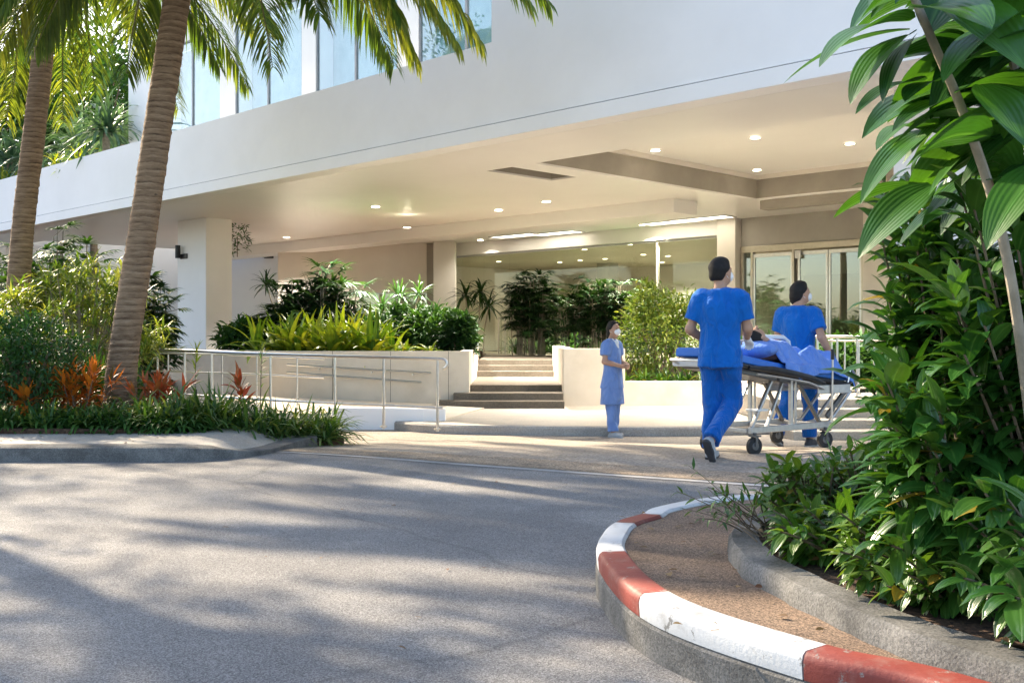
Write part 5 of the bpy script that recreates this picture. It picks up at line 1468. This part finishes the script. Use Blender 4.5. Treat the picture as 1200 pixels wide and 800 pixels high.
J3 = dict(base, turn=-.1, shr=(.155, -.01, 1.395), shl=(-.155, -.01, 1.395), elr=(.215, .0, 1.14), wrr=(.075, .215, 1.075), hdr=(-.75, .45, .0), hnr=(-.4, -.85, 0), htr=(.1, .1, 1),
          ell=(-.215, .0, 1.14), wrl=(-.075, .225, 1.065), hdl=(.75, .45, .02), hnl=(.4, -.85, 0), htl=(-.1, .1, 1),
          kneer=(.075, .02, .49), ankr=(.075, .06, .085), ftr=(.1, 1, 0), kneel=(-.085, .0, .49), ankl=(-.095, -.05, .085), ftl=(-.1, 1, 0))
person((1.32, 14.02, float(gz(14.02))), R(-128), 1.53, J3, dict(hair='tied', mask=True, top='nurseblue', bottom='nurseblue', hem=.74, skirt=.50, w=.92, flare=.03, shoe='shoegrey', sole='shoegrey', seed=8, slv=.62, vneck=True, curl=.9),
       'person in a light blue tunic and white face mask with clasped hands')

# ------------------------------------------------------------------ stretcher; local x runs from head to foot
SX, SY, SZ = 2.51, 10.54, -.02
sr = math.atan2(.6, .8)
STR = empty('stretcher', (SX, SY, SZ), sr, 'wheeled ambulance stretcher with silver legs, black frame and blue mattress', 'stretcher')
zb = lambda x: .735 - .115 * x if x > -.1 else .7465 - .165 * (x + .1)
b = MB()
for y in (-.27, .27): b.box(-.56, .62, y - .022, y + .022, .20, .26)
for x in (-.56, .05, .58): b.box(x - .02, x + .02, -.247, .247, .205, .245)
b.build('base_frame', M['alu'], STR, bevel=.006)
def castor(x, y, a):
    c = empty('castor', (x, y, 0)); c.parent = STR
    w = MB(); w.disc((0, 0, .085), (math.sin(a), math.cos(a), 0), .055, .082, .044, 24); w.build('tyre', M['rubber'], c, smooth=True)
    w = MB(); w.disc((0, 0, .085), (math.sin(a), math.cos(a), 0), .035, .04, .052, 16); w.build('hub', M['darkmetal'], c, smooth=True)
    f = MB(); ax = Vector((math.sin(a), math.cos(a), 0)) * .032
    f.bar(Vector((0, 0, .085)) + ax, Vector((.01, 0, .18)) + ax, .012, .03); f.bar(Vector((0, 0, .085)) - ax, Vector((.01, 0, .18)) - ax, .012, .03)
    f.box(-.03, .05, -.045, .045, .172, .186); f.tube([(0.01, 0, .186), (.01, 0, .21)], .018, 10); f.build('fork', M['darkmetal'], c, bevel=.003)
for x, y, a in ((-.53, -.30, .15), (-.53, .30, -.1), (.53, -.30, .3), (.53, .30, .1)): castor(x, y, a)
for y in (-.235, .235):
    for p, q, m, w in [((-.50, y, .24), (-.16, y * .9, .71), 'alu', .034), ((-.28, y * 1.0, .24), (.02, y * .85, .70), 'alu', .03), ((.54, y, .24), (.22, y * .9, .66), 'darkmetal', .036), ((.06, y * 1.08, .24), (.06, y * 1.08, .70), 'alu', .038), ((.13, y * 1.08, .24), (.13, y * 1.08, .68), 'alu', .022)]:
        l = MB(); l.bar(p, q, w, w * .8); l.build('leg', M[m], STR, bevel=.004)
b = MB()
for y in (-.29, .29):
    b.tube([(x, y, zb(x)) for x in (-.96, -.6, -.3, -.1, .2, .5, .95)], .02, 8)
b.tube([(-.96, -.29, zb(-.96)), (-1.0, -.2, zb(-1.0)), (-1.0, .2, zb(-1.0)), (-.96, .29, zb(-.96))], .018, 8)
b.tube([(.95, -.29, zb(.95)), (.99, -.2, zb(.99)), (.99, .2, zb(.99)), (.95, .29, zb(.95))], .018, 8)
for x in (-.7, -.35, .0, .35, .7): b.bar((x, -.29, zb(x)), (x, .29, zb(x)), .04, .025)
b.build('bed_frame', M['black'], STR, smooth=True)
b = MB()
for x0, x1 in ((-.92, -.14), (-.1, .9)):
    b.add([(x, y, zb(x) + dz) for dz in (-.075, -.02) for x, y in ((x0, -.25), (x1, -.25), (x1, .25), (x0, .25))], [(3, 2, 1, 0), (4, 5, 6, 7), (0, 1, 5, 4), (1, 2, 6, 5), (2, 3, 7, 6), (3, 0, 4, 7)])
b.build('bed_pan', M['darkmetal'], STR, bevel=.01)
for y in (-.315, .315):       # padded black side bolster with a steel strip along it
    b = MB(); b.tube([(-.62, y, zb(-.62) - .01), (-.3, y * 1.06, zb(-.3) + .02), (0, y * 1.08, zb(0) + .015), (.3, y * 1.05, zb(.3)), (.5, y, zb(.5) - .03)], [.018, .03, .034, .03, .018], 8)
    b.build('side_bolster', M['black'], STR, smooth=True)
    b = MB(); b.tube([(-.55, y * 1.12, zb(-.55) - .06), (-.2, y * 1.15, zb(-.2) - .045), (.2, y * 1.15, zb(.2) - .05), (.46, y * 1.08, zb(.46) - .09)], .011, 6); b.build('side_bar', M['steel'], STR, smooth=True)
    b = MB(); b.box(.40, .92, y - .008, y + .008, zb(.66) - .12, zb(.66) - .03); b.build('foot_plate', M['alu'], STR, bevel=.006)
for nm, x0, x1, mt, th in [('mattress', -.84, .93, 'mattress', .075), ('head_pad', -.99, -.845, 'mattress', .085)]:
    b = MB(); xs_ = np.linspace(x0, x1, 12 if nm == 'mattress' else 3)
    vs = []
    for x in xs_:
        for y, dz in ((-.27, .03), (-.265, .03 + th * .8), (-.24, .03 + th), (.24, .03 + th), (.265, .03 + th * .8), (.27, .03)): vs.append((x, y, zb(x) + dz))
    fs = [(i * 6 + k, i * 6 + (k + 1) % 6, (i + 1) * 6 + (k + 1) % 6, (i + 1) * 6 + k) for i in range(len(xs_) - 1) for k in range(6)]
    fs += [tuple(range(5, -1, -1)), tuple((len(xs_) - 1) * 6 + k for k in range(6))]
    b.add(vs, fs).build(nm, M[mt], STR, bevel=.012)
b = MB(); b.box(-1.02, -.70, -.285, .285, zb(-.86) - .045, zb(-.86) + .02); o = b.build('head_tray', M['plastic_white'], STR, bevel=.015)
b = MB(); b.tube([(-.98, -.2, zb(-.98) - .05), (-1.12, -.2, zb(-1)), (-1.14, -.1, zb(-1)), (-1.14, .1, zb(-1)), (-1.12, .2, zb(-1)), (-.98, .2, zb(-.98) - .05)], .014, 8); b.build('push_handle', M['steel'], STR, smooth=True)
# raised side guard on the far side, dark blue panel in a pale tube frame
b = MB(); b.tube([(.16, .31, zb(.16)), (.16, .32, 1.07), (.22, .32, 1.115), (.66, .32, 1.10), (.74, .32, 1.06), (.86, .31, zb(.86))], .022, 10); g = b.build('side_guard', M['plastic_white'], STR, smooth=True)
MB().box(.20, .70, .312, .328, .86, 1.07).build('guard_panel', M['scrub_dark'], g, bevel=.01)
b = MB(); b.tube([(.86, -.33, zb(.86) + .01), (.90, -.335, .80), (.97, -.33, .74), (1.03, -.31, zb(.98))], .012, 8); b.build('foot_guard', M['steel'], STR, smooth=True)
b = MB(); b.tube([(.60, -.33, .23), (.60, -.34, .90)], .011, 8); b.build('post', M['steel'], STR, smooth=True)
b = MB(); b.tube([(.60, -.34, .88), (.60, -.34, .985)], .019, 10); b.build('post_grip', M['black'], STR, smooth=True)
for y in (-.2, -.02, .16):
    b = MB(); b.tube([(.60, y, .23), (.74, y, .25), (1.08, y, .54)], .017, 8); b.build('loading_arm', M['alu'], STR, smooth=True)
b = MB(); b.bar((1.08, -.21, .54), (1.08, .17, .54), .03, .03); b.build('loading_bar', M['alu'], STR, bevel=.006)
b = MB(); b.bar((.66, -.22, .30), (.98, -.22, .56), .03, .05); b.build('loading_bar', M['darkmetal'], STR, bevel=.006)
b = MB(); b.box(-.42, -.26, -.25, -.1, .40, .42); b.build('pedal', M['plastic_white'], STR, bevel=.006)

# the patient and the sheet over them, both lying along the stretcher
zm = lambda x: zb(x) + .105
PT = SDF((-.75, -.4, .5), (1.05, .4, 1.35), .009)
hx, hz = -.17, zm(-.17) + .235
PT.ell((hx, 0, hz), (.105, .074, .092), .01); PT.ell((hx + .062, 0, hz + .026), (.058, .055, .06), .03)
PT.cone((hx + .005, 0, hz + .09), (hx + .035, 0, hz + .108), .008, .014, .012)
for s in (1, -1): PT.ell((hx + .01, s * .076, hz), (.03, .010, .018), .008)
PT.cone((hx + .07, 0, hz - .01), (hx + .16, 0, hz - .05), .05, .055, .03)
PT.tubes((-.04, 0, zm(-.04) + .105), (.28, 0, zm(.28) + .10), (.13, .06), (.12, .06), (0, 1, 0), k=.04)
PT.cone((.0, -.12, zm(0) + .09), (.0, .12, zm(0) + .09), .05, .05, .04)
for s in (1, -1):
    PT.chain([(.27, s * .07, zm(.27) + .07), (.58, s * .1, zm(.58) + .07), (.9, s * .09, zm(.9) + .045)], [.05, .04, .03], .03)
    PT.cone((.9, s * .09, zm(.9) + .05), (.92, s * .09, zm(.92) + .15), .028, .02, .02)
pt = PT.obj('person', 'skin'); pt.location = (SX, SY, SZ); pt.rotation_euler = (0, 0, sr)
tag(pt, 'person lying face up on the stretcher, covered to the chest by a blue sheet', 'person')
HH = SDF((hx - .2, -.2, hz - .2), (hx + .2, .2, hz + .2), .006); HH.ell((hx - .02, 0, hz - .012), (.11, .084, .098), .01); HH.cut((hx + .03, 0, hz + .05), (.42, 0, .75)); HH.folds(.0015, 1, 50); HH.obj('hair', 'hair', pt)
EE = SDF((hx - .1, -.1, hz), (hx + .15, .1, hz + .2), .004)
for s in (1, -1): EE.cone((hx + .004, s * .018, hz + .091), (hx + .004, s * .044, hz + .082), .004, .003, 0); EE.ell((hx + .022, s * .031, hz + .085), (.004, .011, .005), 0)
EE.obj('eyes', 'eye', pt)
pw_ = SDF((hx - .3, -.35, hz - .3), (hx + .25, .35, hz + .1), .01); pw_.ell((hx - .02, 0, hz - .115), (.20, .26, .09), .02); pw_.folds(.003, 2, 14)
po = pw_.obj('pillow', 'sheet'); po.location = (SX, SY, SZ); po.rotation_euler = (0, 0, sr); tag(po, 'small blue pillow under the head of the lying person', 'pillow')
nx, ny = 90, 64
vs = []
for i in range(nx + 1):
    x = -.09 + 1.08 * i / nx
    for j in range(ny + 1):
        a = -.50 + 1.0 * j / ny; y = max(-.315, min(.315, a)); over = abs(a) - abs(y)
        z = zm(x) + .012
        tor = .235 * math.exp(-((x - .10) / .26) ** 4) * math.exp(-(y / .20) ** 4)
        leg = (.10 + .12 * math.exp(-((x - .58) / .17) ** 2)) * (x > .2) * (math.exp(-((y - .1) / .09) ** 2) + math.exp(-((y + .1) / .09) ** 2)) * min(1, max(0, (x - .2) / .2))
        ft = .22 * math.exp(-((x - .92) / .07) ** 2) * math.exp(-(y / .16) ** 4)
        z += (tor ** 3 + leg ** 3 + ft ** 3) ** (1 / 3) if tor + leg + ft > 1e-4 else 0
        z += .006 * math.sin(19 * x + 9 * y + 2 * math.sin(8 * y)) + .005 * math.sin(31 * x - 22 * y) + .004 * math.sin(47 * y + 11 * x)
        drop = over * (.55 + .35 * math.sin(6 * x + 1)) + max(0, x - .95) * 3
        yy = y + math.copysign(over * .12 + .012 * math.sin(26 * x) * min(1, over * 10), a)
        vs.append((x, yy, z - drop * .8))
fs = [(i * (ny + 1) + j, (i + 1) * (ny + 1) + j, (i + 1) * (ny + 1) + j + 1, i * (ny + 1) + j + 1) for i in range(nx) for j in range(ny)]
so_ = MB().add(vs, fs).build('sheet', M['sheet'], None, smooth=True)
sm = so_.modifiers.new('thick', 'SOLIDIFY'); sm.thickness = .006
so_.location = (SX, SY, SZ); so_.rotation_euler = (0, 0, sr); tag(so_, 'crumpled light blue sheet covering the person on the stretcher', 'sheet')
# ------------------------------------------------------------------ camera, sun, sky
cam = bpy.data.cameras.new('camera'); co = bpy.data.objects.new('camera', cam); COL.objects.link(co)
co.location = (0, 0, H); co.rotation_euler = (R(90), 0, 0)
cam.sensor_width = 36; cam.lens = F / 1200 * 36; cam.shift_y = (HY - 400) / 1200
cam.clip_start = .05; cam.clip_end = 2000
SC.camera = co
EL, AZ = R(SUN_EL), R(SUN_AZ)          # azimuth clockwise from +Y (straight ahead)
sd = Vector((math.sin(AZ) * math.cos(EL), math.cos(AZ) * math.cos(EL), math.sin(EL)))
sun = bpy.data.lights.new('sun', 'SUN'); sun.energy = 5.0; sun.angle = R(.9); sun.color = (1, .84, .62)
so_ = bpy.data.objects.new('sun', sun); COL.objects.link(so_)
so_.rotation_euler = (-sd).to_track_quat('-Z', 'Y').to_euler(); so_.location = sd * 60
w = bpy.data.worlds.new('World'); SC.world = w; w.use_nodes = True
nt = w.node_tree; nt.nodes.clear()
sk = nt.nodes.new('ShaderNodeTexSky'); sk.sky_type = 'NISHITA'; sk.sun_disc = False
sk.sun_elevation = EL; sk.sun_rotation = AZ; sk.dust_density = 1.6; sk.air_density = 1.0; sk.ozone_density = 1.0
bg = nt.nodes.new('ShaderNodeBackground'); bg.inputs['Strength'].default_value = .15
ow = nt.nodes.new('ShaderNodeOutputWorld')
nt.links.new(sk.outputs[0], bg.inputs[0]); nt.links.new(bg.outputs[0], ow.inputs[0])
SC.view_settings.view_transform = 'Standard'; SC.view_settings.look = 'None'; SC.view_settings.gamma = 1
SC.view_settings.exposure = EXPO; SC.view_settings.use_curve_mapping = False
SC.cycles.max_bounces = 10; SC.cycles.diffuse_bounces = 6; SC.cycles.transparent_max_bounces = 16
SC.cycles.use_denoising = True
SC.cycles.sample_clamp_indirect = 8
